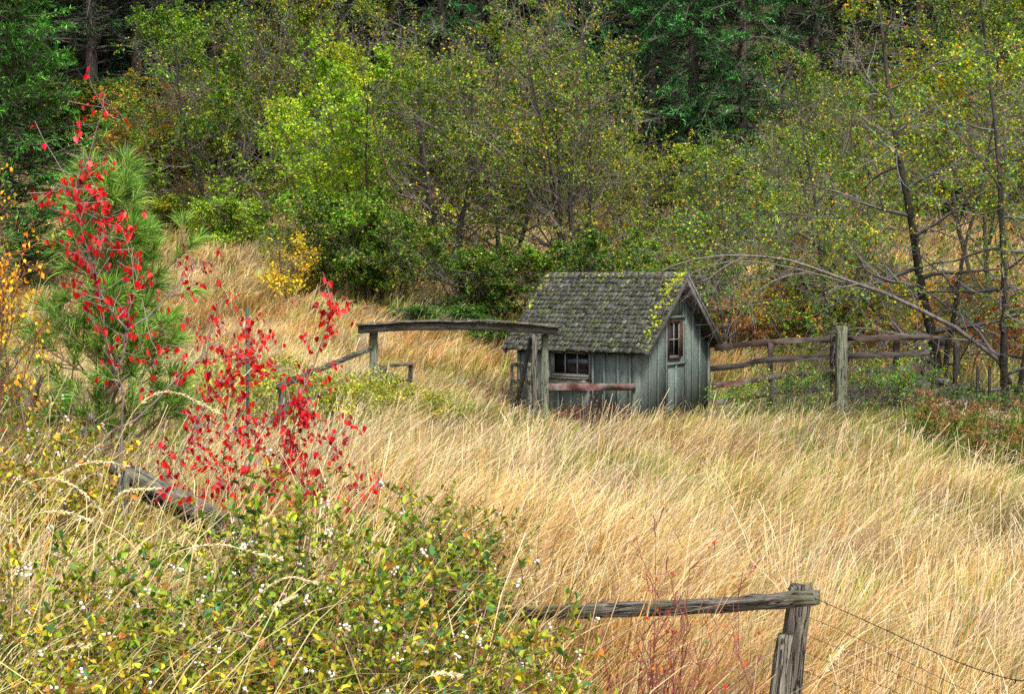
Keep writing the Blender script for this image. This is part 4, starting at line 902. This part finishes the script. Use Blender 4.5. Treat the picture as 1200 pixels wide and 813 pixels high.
# ------------------------------------------------------------------ red leaved saplings
REDP = [(.76, .014, .022), (.85, .028, .025), (.52, .008, .024), (.88, .10, .05), (.32, .008, .022)]
def red_sapling(name, d, stems, zones, label, seed, extra=1.0, lsize=.041):
    """stems: list of (pixel polyline, radius, depth offset at tip)"""
    rng = np.random.default_rng(seed); o0 = P(*stems[0][0][0], d); org = np.array([o0[0], o0[1], T1(o0[0], o0[1])])
    r = empty(name, tuple(org)); tag(r, label, 'sapling')
    m = MB(); m2 = MB(); P1 = []; LP = []
    for j, sq in enumerate(stems):
        pp, rad, dj = sq[:3]
        rad *= .72; n = 22; pts = smooth_path([P(x, y, d+dj*i/(len(pp)-1)) for i, (x, y) in enumerate(pp)], n)
        if j in zones.get('ground', ()): 
            pts = smooth_path(np.vstack([[pts[0][0]-.03, pts[0][1], T1(pts[0][0], pts[0][1])-.08], pts[0:1], pts[3::3], pts[-1:]]), n)
        pts = pts-org+rng.normal(0, .0022, pts.shape); ra = rad*np.linspace(1, .28, n)
        (tubes(m if j in zones.get('ground', ()) else m2, pts[None], ra[None], 7 if rad > .006 else 5, (.20, .155, .155)))
        LP.append((pts, ra))
    link('trunk', m.mesh('red_trunk', True), M['bark'], r)
    for j, (pts, ra) in enumerate(LP):
        lo, hi, nt2, nlf = stems[j][3] if len(stems[j]) > 3 else (.3, 1, 8, 5); nt2 = int(round(nt2*extra))
        tw, tr = grow(rng, pts[None], ra[None], nt2, lo, hi, lambda u, pl: .09+.19*rng.random(len(u)), .95, .03, .16, 5, .5)
        tubes(m2, tw, np.maximum(tr, .0016), 4, (.30, .22, .22), False)
        P1.append((tw, nlf))
    link('branches', m2.mesh('red_branches', True), M['twig'], r)
    ml = MB()
    for tw, nlf in P1:
        k = len(tw); idx = np.repeat(np.arange(k), nlf); keep = rng.random(len(idx)) < .84; idx = idx[keep]; f = rng.uniform(.4, 4, len(idx)); i = np.minimum(f.astype(int), 3); fr = (f-i)[:, None]
        pos = tw[idx, i]*(1-fr)+tw[idx, i+1]*fr
        # petiole then hanging leaf
        pd = norm(rng.normal(0, .8, pos.shape)+np.array([0, 0, -.2]))*rng.uniform(.01, .035, (len(pos), 1)); q = pos+pd
        pe = np.stack([pos, q], 1); tubes(ml, pe, np.full((len(pos), 2), .0009), 3, (.35, .03, .03), False)
        ax = rng.normal(0, .42, pos.shape)+np.array([0, 0, -1.]); nr = rng.normal(0, .5, pos.shape)+np.array([rng.normal(0, .5), -1, .25])
        leaves(ml, q, ax, nr, lsize*rng.uniform(.55, 1.12, len(q)), pick(rng, REDP, [4, 4, 2.4, 1.2, 1], len(q), .14), RED, 1.0, (rng.uniform(.6, 1.1, len(q)), rng.uniform(0, 1, len(q)), rng.uniform(-.1, .4, len(q))))
    link('leaves', ml.mesh('red_leaves'), M['red_leaf'], r)
    return r
red_sapling('red_leaved_sapling', 7.6, [
  ([(141, 590), (142, 540), (143, 497), (144, 459), (136, 438)], .0155, .0, (.55, .95, 3, 2)),
  ([(136, 438), (145, 415), (150, 387)], .011, 0, (.2, 1, 4, 3)),
  ([(136, 438), (127, 406), (120, 368), (114, 326), (108, 290)], .008, .15, (.2, 1, 10, 4)),
  ([(150, 387), (123, 354), (106, 305), (93, 256), (91, 221)], .0095, -.1, (.1, 1, 30, 5)),
  ([(91, 221), (103, 187), (116, 143), (121, 118)], .006, 0, (.0, .3, 6, 5)),
  ([(121, 132), (121, 118)], .003, 0, (.3, 1, 5, 3)),
  ([(150, 387), (177, 367), (207, 335), (232, 308)], .007, .2, (.35, 1, 9, 4)),
  ([(144, 405), (150, 370), (160, 330), (150, 290), (140, 262)], .004, .15, (.1, 1, 16, 5)),
  ([(106, 305), (125, 285), (130, 255), (118, 232)], .004, -.15, (.1, 1, 12, 5)),
  ([(93, 256), (80, 235), (70, 218), (66, 215)], .003, -.1, (.3, 1, 5, 5)),
  ([(103, 187), (93, 176), (80, 178), (78, 182)], .0025, 0, (.85, 1, 1, 1)),
  ([(143, 500), (165, 487), (201, 450), (236, 417), (262, 393), (298, 381)], .0085, .35, (.3, 1, 14, 4)),
  ([(236, 417), (247, 385), (254, 352)], .0035, 0, (.2, 1, 5, 3)),
  ([(144, 462), (165, 440), (185, 415), (200, 395)], .004, -.2, (.2, 1, 7, 3)),
 ], {'ground': (0,)}, 'slender red leaved sapling reaching up in front of the young pine', 301, 1.1)
red_sapling('red_leaved_sapling', 7.9, [
  ([(196, 560), (224, 509), (251, 456), (275, 430), (300, 398)], .008, .2, (.2, 1, 18, 5)),
  ([(285, 600), (285, 566), (298, 529), (312, 498), (348, 466), (367, 429), (385, 379), (392, 365)], .0095, .1, (.1, 1, 30, 5)),
  ([(280, 610), (312, 584), (332, 538), (348, 488), (352, 470)], .007, -.1, (.1, 1, 16, 5)),
  ([(330, 610), (353, 566), (367, 525), (376, 493)], .005, -.1, (.1, .95, 9, 4)),
  ([(350, 625), (371, 602), (408, 580), (440, 570)], .005, -.1, (.3, 1, 8, 4)),
  ([(270, 610), (262, 575), (262, 530), (280, 490), (290, 455), (300, 420)], .006, .2, (.1, 1, 22, 5)),
  ([(260, 610), (230, 590), (205, 570), (180, 545)], .006, -.25, (.1, 1, 14, 5)),
  ([(298, 529), (275, 505), (245, 500), (232, 495)], .0035, 0, (.1, 1, 9, 4)),
  ([(275, 600), (300, 575), (322, 560), (345, 535)], .004, -.15, (.1, 1, 12, 5)),
  ([(275, 600), (255, 560), (235, 540), (220, 520)], .004, -.15, (.1, 1, 12, 5)),
  ([(224, 509), (240, 470), (262, 440), (285, 405), (292, 385)], .004, .2, (.2, 1, 12, 4)),
  ([(285, 566), (310, 552), (330, 520), (372, 500)], .0035, 0, (.2, 1, 9, 4)),
  ([(300, 650), (330, 615), (365, 592), (412, 570)], .004, -.9, (.2, 1, 10, 4)),
  ([(262, 650), (232, 612), (212, 585), (190, 560)], .004, -1.1, (.2, 1, 10, 4)),
  ([(290, 640), (280, 600), (262, 575), (255, 560)], .004, -1.0, (.3, 1, 9, 4)),
  ([(330, 640), (348, 600), (372, 560), (398, 528), (404, 500)], .004, -.2, (.25, 1, 9, 4)),
  ([(340, 640), (375, 612), (412, 598), (446, 580)], .0035, -.5, (.4, 1, 8, 4)),
 ], {'ground': (1, 2, 3, 4, 5)}, 'wide red leaved sapling with many stems behind the slanting log rail', 302, 1.55)

# ------------------------------------------------------------------ young pines
def young_pine(name, d, px, pytop, pybase, R, seed, label, pal, nbr=44, tw=5, ndl=90, nl=.16):
    rng = np.random.default_rng(seed); a = P(px, pybase, d); top = P(px, pytop, d)
    g = min(T1(a[0], a[1]), a[2]); org = np.array([a[0], a[1], g]); H = top[2]-g
    r = empty(name, tuple(org)); tag(r, label, 'pine tree')
    st = np.zeros((1, 12, 3)); st[0, :, 2] = np.linspace(-.1, H, 12); st[0, :, :2] += np.cumsum(rng.normal(0, .01, (12, 2)), 0); ra = np.linspace(.045, .01, 12)[None]
    m = MB(); tubes(m, st, ra, 9, (.16, .11, .08)); link('trunk', m.mesh('pine_trunk', True), M['bark'], r)
    p1, r1 = grow(rng, st, ra, nbr, .08, .99, lambda u, pl: R*(.18+(1-u)**.7), 1.15, .06, .06, 8, .4)
    p2, r2 = grow(rng, p1, r1, tw, .35, 1., lambda u, pl: pl*.38*(1-.4*u)+.05, .7, .07, .06, 5, .7)
    m = MB(); tubes(m, p1, np.maximum(r1, .006), 5, (.22, .14, .09), False); tubes(m, p2, np.maximum(r2, .005), 4, (.24, .15, .09), False); link('branches', m.mesh('pine_branches', True), M['twig'], r)
    allp = np.concatenate([p2, p1[:, -5:]]); K = len(allp)
    idx = np.repeat(np.arange(K), ndl); t = rng.uniform(.55, 1., len(idx))**.7; f = t*4; i = np.minimum(f.astype(int), 3); fr = (f-i)[:, None]
    pos = allp[idx, i]*(1-fr)+allp[idx, i+1]*fr; tg = norm(allp[idx, i+1]-allp[idx, i])
    dr = norm(tg*.95+norm(rng.normal(0, 1, pos.shape))*.75+np.array([0, 0, .05])); Ln = nl*rng.uniform(.7, 1.15, len(idx))
    mid = pos+dr*(Ln*.55)[:, None]; end = pos+dr*Ln[:, None]+np.array([0, 0, -1])*(Ln*.14)[:, None]
    sd = norm(np.cross(dr, rng.normal(0, 1, pos.shape)))*.0018*(d/7.)**.5
    c = pick(rng, pal, [4, 3, 2, 1][:len(pal)], len(idx), .2)*np.exp(np.repeat(rng.normal(0, .22, K), ndl))[:, None]
    v = np.stack([pos-sd*.8, pos+sd*.8, mid-sd, mid+sd, end], 1); o = (np.arange(len(idx))*5)[:, None]
    ml = MB(); ml.add(v, [o+np.array([[0, 1, 3, 2]]), o+np.array([[2, 3, 4]])], np.repeat(c, 5, 0)); link('needles', ml.mesh('pine_needles'), M['needle'], r)
PN = [(.11, .27, .03), (.22, .40, .05), (.04, .13, .025), (.34, .42, .06)]
young_pine('young_pine', 10.5, 128, 205, 570, .66, 401, 'young long needled pine standing behind the red leaved sapling', PN, nbr=66, tw=5, ndl=62, nl=.18)
young_pine('young_pine', 13.5, -38, 150, 500, .62, 402, 'pale green pine half cut off by the picture edge beside yellow leaves', [(.13, .2, .05), (.09, .16, .035), (.2, .24, .07), (.05, .1, .03)], nbr=44, tw=5, ndl=90)

# yellow and orange shrub at the edge
YO = [(.72, .48, .02), (.62, .32, .02), (.5, .14, .02), (.40, .42, .05)]
D['gold'] = deciduous('golden_shrub', 43, 2.3, YO, [5, 2, 1.2, 1], nst=6, spread=.16, base_r=.010, L1=10, L2=5, L3=3, nl=6, lsize=.034, len1=.26, leafy=.8, rm=.0022, cl=.15, t0=.3, twigcol=(.22, .10, .07), barkcol=(.2, .10, .07))
x, y = (-22-600)/F*8.8, 8.8; plant_thing('golden_shrub', D['gold'], (x, y, T1(x, y)), .3, (.8, 1.2), 'golden yellow and orange leaved shrub in front of the pale green pine', 'shrub')
D['rose'] = deciduous('bare_rose', 44, 1.6, [(.6, .16, .02), (.5, .06, .02), (.5, .35, .04)], [3, 2, 1.5], nst=4, spread=.22, base_r=.006, L1=5, L2=3, L3=2, nl=2, lsize=.028, len1=.3, leafy=.45, rm=.0022, cl=.15, t0=.3, twigcol=(.26, .17, .15), barkcol=(.25, .15, .13))
x, y = (65-600)/F*8.4, 8.4; plant_thing('thin_shrub', D['rose'], (x, y, T1(x, y)), .9, .95, 'thin nearly bare shrub with tiny orange leaves before the young pine', 'shrub')

# red stemmed twigs by the near rail
def red_twigs():
    rng = np.random.default_rng(61)
    specs = [(770, 570, 5.3), (805, 640, 5.2), (790, 690, 5.1), (845, 640, 5.4), (762, 680, 5.3), (870, 655, 5.5), (828, 720, 5.1)]
    lab = ['tallest thin red stemmed shrub with dark red leaves crossing the near rail', 'upright red stemmed shrub with orange leaves in the middle behind the rail', 'short red stemmed shrub with green leaves at its foot',
           'slanting red stemmed shrub with a few orange leaves at its tip', 'spindly red stemmed shrub on the side toward the berry bushes', 'spindly red stemmed shrub nearest the fence post', 'lowest red twig shrub rising just to the near rail']
    for (px, pt, d), lb in zip(specs, lab):
        tp = P(px, pt, d); x, y = tp[0]+rng.uniform(-.12, .02), d; g = T1(x, y); H = tp[2]-g
        st = []
        for k in range(4):
            hh = H*(1 if k == 0 else rng.uniform(.5, .85)); e = np.array([tp[0]-x if k == 0 else rng.normal(0, .12), rng.normal(0, .1), hh])
            st.append((smooth_path([np.array([rng.normal(0, .02), rng.normal(0, .02), -.05]), e*.5+rng.normal(0, .02, 3), e], 6), .0035))
        pal = [(.65, .17, .015), (.6, .07, .02), (.12, .22, .05), (.5, .02, .02)]
        m = deciduous('red_twig', rng.integers(1e6), 0, pal, [5, 2, .8, 1], stems=st, L1=7, L2=2, L3=1, nl=3, cl=.1, lsize=.020, len1=.2, blen=1.0, ang=.6, leafy=.35, t0=.25, rm=.0012, twigcol=(.24, .075, .07), barkcol=(.24, .08, .075), trop=.06)
        plant_thing('red_stemmed_shrub', m, (x, y, g), 0, 1.0, lb, 'shrub', 'thin red stemmed shrubs around the near rail')
red_twigs()

# ------------------------------------------------------------------ snowberry bushes on the bank
SB = [(.26, .34, .022), (.44, .44, .03), (.12, .21, .02), (.56, .42, .03), (.45, .18, .035), (.07, .20, .06)]
def snowberry(seed, H, nst, w, berries):
    rng = np.random.default_rng(seed); n0 = 9; st = []
    for k in range(nst):
        a = rng.uniform(0, 2*PI); sp = rng.uniform(.1, .95); d = norm(np.array([math.cos(a)*sp, math.sin(a)*sp, 1.])); hh = H*rng.uniform(.6, 1.1); pts = [np.array([math.cos(a), math.sin(a), 0])*rng.uniform(0, .18)-np.array([0, 0, .05])]
        for s in range(1, n0): d = norm(d+rng.normal(0, .07, 3)+np.array([0, 0, -.03])); pts.append(pts[-1]+d*hh/(n0-1))
        st.append(pts)
    st = np.array(st); ra = np.tile(.0042*np.linspace(1, .35, n0), (nst, 1))
    p1, r1 = grow(rng, st, ra, 7, .25, 1, lambda u, pl: .24*(1-.3*u), .75, .03, .12, 6, .6)
    p2, r2 = grow(rng, p1, r1, 3, .2, 1, lambda u, pl: .11+0*u, .7, .03, .15, 4, .7)
    mb = MB(); tubes(mb, st, ra, 5, (.22, .14, .12), False); tubes(mb, p1, np.maximum(r1, .0019), 4, (.24, .12, .10), False); tubes(mb, p2, np.maximum(r2, .0014), 3, (.25, .12, .10), False)
    ml = MB()
    for pp, nl in ((p1, 7), (p2, 8)):
        S_ = pp.shape[1]; idx = np.repeat(np.arange(len(pp)), nl); t = rng.random(len(idx)); f = t*(S_-1); i = np.minimum(f.astype(int), S_-2); fr = (f-i)[:, None]
        pos = pp[idx, i]*(1-fr)+pp[idx, i+1]*fr; tg = norm(pp[idx, i+1]-pp[idx, i])
        ax = tg*.7+rng.normal(0, .6, pos.shape)+np.array([0, 0, .15]); nr = rng.normal(0, .5, pos.shape)+np.array([0, 0, 1.])
        bright = np.repeat(rng.normal(0, .15, len(pp)), nl)
        leaves(ml, pos, ax, nr, .033*rng.uniform(.4, 1.25, len(pos)), pick(rng, SB, w, len(pos), .2)*np.exp(bright)[:, None], LEAF6, 1.05, (rng.uniform(.6, 1.15, len(pos)), rng.uniform(0, 1, len(pos)), rng.uniform(-.1, .35, len(pos))))
    # berries in tight clusters at twig ends
    mbr = MB(); phi = (1+5**.5)/2
    ic = norm(np.array([(-1, phi, 0), (1, phi, 0), (-1, -phi, 0), (1, -phi, 0), (0, -1, phi), (0, 1, phi), (0, -1, -phi), (0, 1, -phi), (phi, 0, -1), (phi, 0, 1), (-phi, 0, -1), (-phi, 0, 1)]))
    icf = np.array([(0, 11, 5), (0, 5, 1), (0, 1, 7), (0, 7, 10), (0, 10, 11), (1, 5, 9), (5, 11, 4), (11, 10, 2), (10, 7, 6), (7, 1, 8), (3, 9, 4), (3, 4, 2), (3, 2, 6), (3, 6, 8), (3, 8, 9), (4, 9, 5), (2, 4, 11), (6, 2, 10), (8, 6, 7), (9, 8, 1)])
    ends = p2[rng.random(len(p2)) < berries*.55][:, -1]; cc = np.repeat(ends, 6, 0); cc = cc[rng.random(len(cc)) < .8]+0; pos = cc+rng.normal(0, .008, cc.shape)
    rad = rng.uniform(.0045, .0078, len(pos))
    v = pos[:, None]+rad[:, None, None]*ic[None]; fo = (np.arange(len(pos))*12)[:, None, None]+icf[None]
    c = pick(rng, [(.74, .70, .64), (.70, .50, .48), (.45, .33, .24)], [6, 1.3, 1], len(pos), .06)
    mbr.add(v, [fo.reshape(-1, 3)], np.clip(np.repeat(c, 12, 0), 0, .88))
    return [(mb.mesh('snowberry_stems', True), 'twig', 'stems'), (ml.mesh('snowberry_leaves'), 'leaf', 'leaves'), (mbr.mesh('snowberry_berries', True), 'berry', 'berries')]
SN = [snowberry(501, .95, 46, [5, 4, 3, 1.5, .6, 1.2], .16), snowberry(502, .85, 46, [4, 5, 2, 3, 1, .5], .24), snowberry(503, .75, 50, [5, 2, 4, 1, .4, 2], .10)]
spots = [(-.35, 4.6, 0, .92, 'snowberry bush with orange tinted leaves spilling toward the near rail'), (-.14, 5.0, 1, .74, 'outermost snowberry bush whose twigs reach over the rail end'), (-.9, 5.1, 0, 1.0, None), (-.6, 6.1, 2, 1.0, 'leafy snowberry bush with twigs standing against the straw meadow'),
         (-1.25, 4.6, 2, .72, None), (-1.35, 5.8, 0, .45, None), (-1.0, 7.0, 1, .66, 'berry laden snowberry bush at the foot of the wide red sapling'), (-1.9, 4.9, 0, .8, None), (-2.0, 6.0, 2, .7, None), (-1.8, 7.0, 1, .5, None),
         (-2.5, 7.0, 1, 1.0, None), (-2.9, 8.2, 1, 1.0, 'snowberry bush thick with white berries around the leaning stake'), (-2.4, 8.0, 1, .8, None), (-.45, 7.3, 2, .8, None), (-3.3, 9.0, 1, 1.05, None), (-1.5, 3.9, 1, .8, None), (-.75, 3.9, 1, .8, None), (-.1, 4.0, 1, .72, None), (-3.6, 7.8, 0, .9, None), (-2.6, 5.6, 2, .85, None), (-2.55, 9.4, 1, .7, None)]
for i, (x, y, k, s, lb) in enumerate(spots):
    plant_thing('snowberry_bush', SN[k], (x, y, T1(x, y)), i*1.37, s, lb or 'snowberry bush in the tangled thicket covering the bank', 'berry bush', 'snowberry bushes on the near bank', (1.0+.15*math.sin(i*2.1), 1.0, 1.0))

# arching grass over the bank
def bank_grass():
    rng = np.random.default_rng(71); parts = []
    x, y = scatter(rng, -4.5, .6, 3.4, 10.5, 300, True, .4)
    k = sstep(.9, -.3, x-.06*np.clip(y-5, 0, 9)) > rng.random(len(x)); x, y = x[k], y[k]
    lf = sstep(.2, -2.2, x); k = rng.random(len(x)) < .13+.80*lf; x, y, lf = x[k], y[k], lf[k]; n = len(x)
    h = rng.uniform(.55, 1.15, n); lean = rng.uniform(.25, 1.0, n); az = rng.normal(.3, .9, n)
    r = rng.random(n)[:, None]
    tip = np.where(r < .55, (.72, .62, .33), np.where(r < .8, (.34, .36, .07), (.60, .42, .16)))*np.exp(rng.normal(0, .12, (n, 1)))
    base = np.where(r < .3, (.5, .34, .13), (.24, .27, .05))*np.exp(rng.normal(0, .15, (n, 1)))
    parts.append(grass_mesh(rng, x, y, h, rng.uniform(.003, .0058, n), lean, az, base, tip, 6, curl=.9, wtip=.3))
    V = []; Q = []; C = []; m = 0
    for v, q, c in parts: V.append(v); C.append(c); Q.append(q[0]+m); m += len(v)
    o = link('bank_grass', make_mesh('bank_grass', np.concatenate(V), [np.concatenate(Q)], np.concatenate(C)), M['grass']); tag(o, 'long arching pale and green grass growing through the bank bushes', 'grass', kind='stuff')
bank_grass()
# large nodding seed heads, each a countable plant
heads = [([(112, 620), (124, 559), (148, 497), (171, 468), (201, 459), (236, 473), (260, 486)], 5.2, 'long pale seed head arching highest before the pine trunk'),
         ([(10, 640), (40, 585), (75, 552), (115, 541), (150, 546)], 5.0, 'pale seed head arching onto the upper end of the log rail'),
         ([(60, 690), (95, 640), (130, 590), (150, 575), (185, 572)], 4.9, 'pale seed head curving just below the log rail'),
         ([(120, 760), (170, 690), (200, 650), (255, 638), (300, 648), (330, 655)], 4.6, 'pale seed head lying level among leaves under the slanting rail'),
         ([(240, 800), (265, 745), (300, 700), (335, 677), (370, 683)], 4.4, 'pale seed head bending over the middle of the bank'),
         ([(160, 830), (200, 780), (260, 738), (290, 745)], 4.2, 'pale seed head bending low over the thicket'),
         ([(262, 775), (290, 740), (318, 712), (345, 700)], 4.3, 'straight pale seed head pointing up out of the thicket'),
         ([(480, 812), (498, 795), (515, 789), (538, 791)], 3.9, 'woolly pale seed head curling in front of the snowberries'),
         ([(0, 600), (25, 570), (60, 560), (95, 575), (120, 600)], 5.1, 'pale seed head drooping under the white berries'),
         ([(0, 640), (35, 605), (75, 600), (110, 612)], 5.0, 'pale seed head lying across the grassy bank edge'),
         ([(950, 813), (962, 795), (975, 775), (987, 760)], 4.6, 'soft pale plume rising beside the near fence post'),
         ([(40, 780), (60, 765), (85, 757), (102, 755)], 4.1, 'short thick pale seed head near the bottom of the bank')]
rng = np.random.default_rng(72)
for pp, d, lb in heads:
    pts = smooth_path([P(a, b_, d+.02*i) for i, (a, b_) in enumerate(pp)], 40); g = pts[0].copy(); g[2] = T1(g[0], g[1]); 
    r = empty('grass_stalk', tuple(g)); tag(r, lb, 'grass stalk', 'nodding seed heads over the bank')
    m = MB(); full = np.vstack([[0, 0, -.03], (pts-g)[:28]]); tubes(m, full[None], np.full((1, len(full)), .0017), 5, (.72, .60, .33)); link('stem', m.mesh('stalk_stem', True), M['grass'], r)
    m = MB(); hd = (pts-g)[18:]; ii = np.repeat(np.arange(len(hd)-1), 9); u = rng.random((len(ii), 1)); pos = hd[ii]*(1-u)+hd[ii+1]*u; tg = norm(hd[ii+1]-hd[ii])
    leaves(m, pos, tg+rng.normal(0, .28, pos.shape), rng.normal(0, 1, pos.shape), rng.uniform(.010, .020, len(pos)), np.array([.78, .68, .42])*np.exp(rng.normal(0, .1, (len(pos), 1))), LEAF4, .55); link('seed_head', m.mesh('seed_head'), M['grass'], r)

# brown topped weeds under the fence corner trees
def weed(seed, top):
    rng = np.random.default_rng(seed); m = MB(); ml = MB(); mf = MB(); st = []
    for k in range(16):
        a = rng.uniform(0, 2*PI); e = np.array([math.cos(a)*rng.uniform(0, .3), math.sin(a)*rng.uniform(0, .3), rng.uniform(.6, 1.0)])
        st.append(smooth_path([np.array([e[0]*.3, e[1]*.3, -.05]), e*.55+rng.normal(0, .02, 3), e], 7))
        for q in range(34):
            off = rng.normal(0, .045, 3)*np.array([1, 1, .2]); leaves(mf, (e+off)[None], rng.normal(0, 1, (1, 3)), np.array([[0, 0, 1.]]), .028, np.array(top)*math.exp(rng.normal(0, .3)), LEAF4, 1.4)
    st = np.array(st); tubes(m, st, np.full(st.shape[:2], .005), 4, (.14, .13, .05), False)
    i = rng.integers(0, 6, 900); s = rng.integers(0, 16, 900); pos = st[s, i]+rng.normal(0, .05, (900, 3))
    leaves(ml, pos, rng.normal(0, .7, pos.shape)+np.array([0, 0, .1]), rng.normal(0, .6, pos.shape)+np.array([0, 0, 1.]), .085*rng.uniform(.5, 1.2, 900), pick(rng, [(.16, .28, .025), (.08, .19, .02), (.30, .30, .04)], [3, 3, 1], 900), LEAF4, .55)
    return [(m.mesh('weed_stems', True), 'twig', 'stems'), (ml.mesh('weed_leaves'), 'leaf', 'leaves'), (mf.mesh('weed_flowers'), 'twig', 'flower_heads')]
WD = [weed(601, (.26, .11, .04)), weed(602, (.30, .20, .14))]
k = 0
for px, d in [(1095, 20.4), (1118, 21.0), (1135, 20.2), (1150, 21.4), (1170, 20.4), (1190, 21.2), (1207, 20.0), (1160, 19.2), (1188, 18.8), (1130, 19.2), (1108, 19.4), (1212, 18.4), (1080, 21.6), (1065, 22.4), (1150, 18.3), (1172, 17.8), (1200, 17.5), (1090, 22.8), (1125, 22.4)]:
    plant_thing('brown_topped_weed', WD[k % 3 == 1], base_at(px, d), k*1.1, (.95, .78+.24*math.sin(k*2.3)), 'green weed with flat rusty brown flower heads below the fence corner trees', 'weed', 'brown topped weeds below the fence corner'); k += 1
# pale shrubs around the gateway's far post
D['sage'] = deciduous('olive_weed_bush', 45, 1.0, [(.30, .36, .03), (.46, .44, .04), (.15, .22, .03)], [4, 3, 2], nst=14, spread=.6, base_r=.009, L1=6, L2=5, L3=4, nl=9, lsize=.042, len1=.35, rm=.0022, cl=.15, t0=.15, twigcol=(.28, .22, .16))
for i, (px, d, s, lb) in enumerate([(415, 22.4, .9, 'pale olive weedy bush right below the sloping rail end'), (452, 23.0, .75, 'pale olive weedy bush at the foot of the lone gateway post'), (380, 20.5, .9, 'pale olive weedy bush midway along the sloping rail'), (345, 19.5, .95, 'pale olive weedy bush around the lower end of the sloping rail'),
    (310, 20, .9, 'pale olive weedy bush by the green steel stake'), (270, 21, .9, 'pale olive weedy bush behind the red leaves of the wide sapling'), (490, 23.4, .7, 'pale olive weedy bush just inside the gateway opening'), (520, 23.8, .55, 'small olive weedy bush midway across the gateway opening'), (300, 24, .8, 'pale olive weedy bush uphill of the green steel stake'), (245, 18.5, .85, 'pale olive weedy bush close behind the young pine')]):
    plant_thing('weedy_bush', D['sage'], base_at(px, d), i*1.9, s*1.28, lb, 'bush', 'pale weedy bushes around the gateway', (1, 1, 1))

# ------------------------------------------------------------------ light
w = bpy.data.worlds.new('World'); S.world = w; w.use_nodes = True; t = w.node_tree; t.nodes.clear()
ou = t.nodes.new('ShaderNodeOutputWorld'); bg = t.nodes.new('ShaderNodeBackground'); sk = t.nodes.new('ShaderNodeTexSky'); sk.sky_type = 'NISHITA'; sk.sun_disc = False
EL, AZ = math.radians(57), math.radians(155)      # azimuth clockwise from +Y: sun behind the camera, to the right
sk.sun_elevation = EL; sk.sun_rotation = AZ; sk.dust_density = 4; sk.air_density = 1.0; sk.ozone_density = .6
hs = t.nodes.new('ShaderNodeHueSaturation'); hs.inputs['Saturation'].default_value = .40; t.links.new(sk.outputs[0], hs.inputs['Color']); t.links.new(hs.outputs[0], bg.inputs[0]); t.links.new(bg.outputs[0], ou.inputs[0]); bg.inputs[1].default_value = .115
sun = bpy.data.lights.new('sun', 'SUN'); sun.energy = 2.8; sun.angle = math.radians(12); sun.color = (1, .95, .87)
so = bpy.data.objects.new('sun', sun); COL.objects.link(so)
dv = Vector((math.sin(AZ)*math.cos(EL), math.cos(AZ)*math.cos(EL), math.sin(EL))); so.rotation_euler = dv.to_track_quat('Z', 'Y').to_euler(); so.location = (0, 0, 30)

S.view_settings.view_transform = 'Standard'; S.view_settings.look = 'None'; S.view_settings.gamma = 1; S.view_settings.exposure = 0.9
S.render.engine = 'CYCLES'
c = S.cycles; c.max_bounces = 3; c.diffuse_bounces = 2; c.glossy_bounces = 1; c.transmission_bounces = 2; c.transparent_max_bounces = 4; c.caustics_reflective = False; c.caustics_refractive = False
c.use_adaptive_sampling = True; c.adaptive_threshold = .02
c.use_denoising = False
print('objects', len(S.objects))
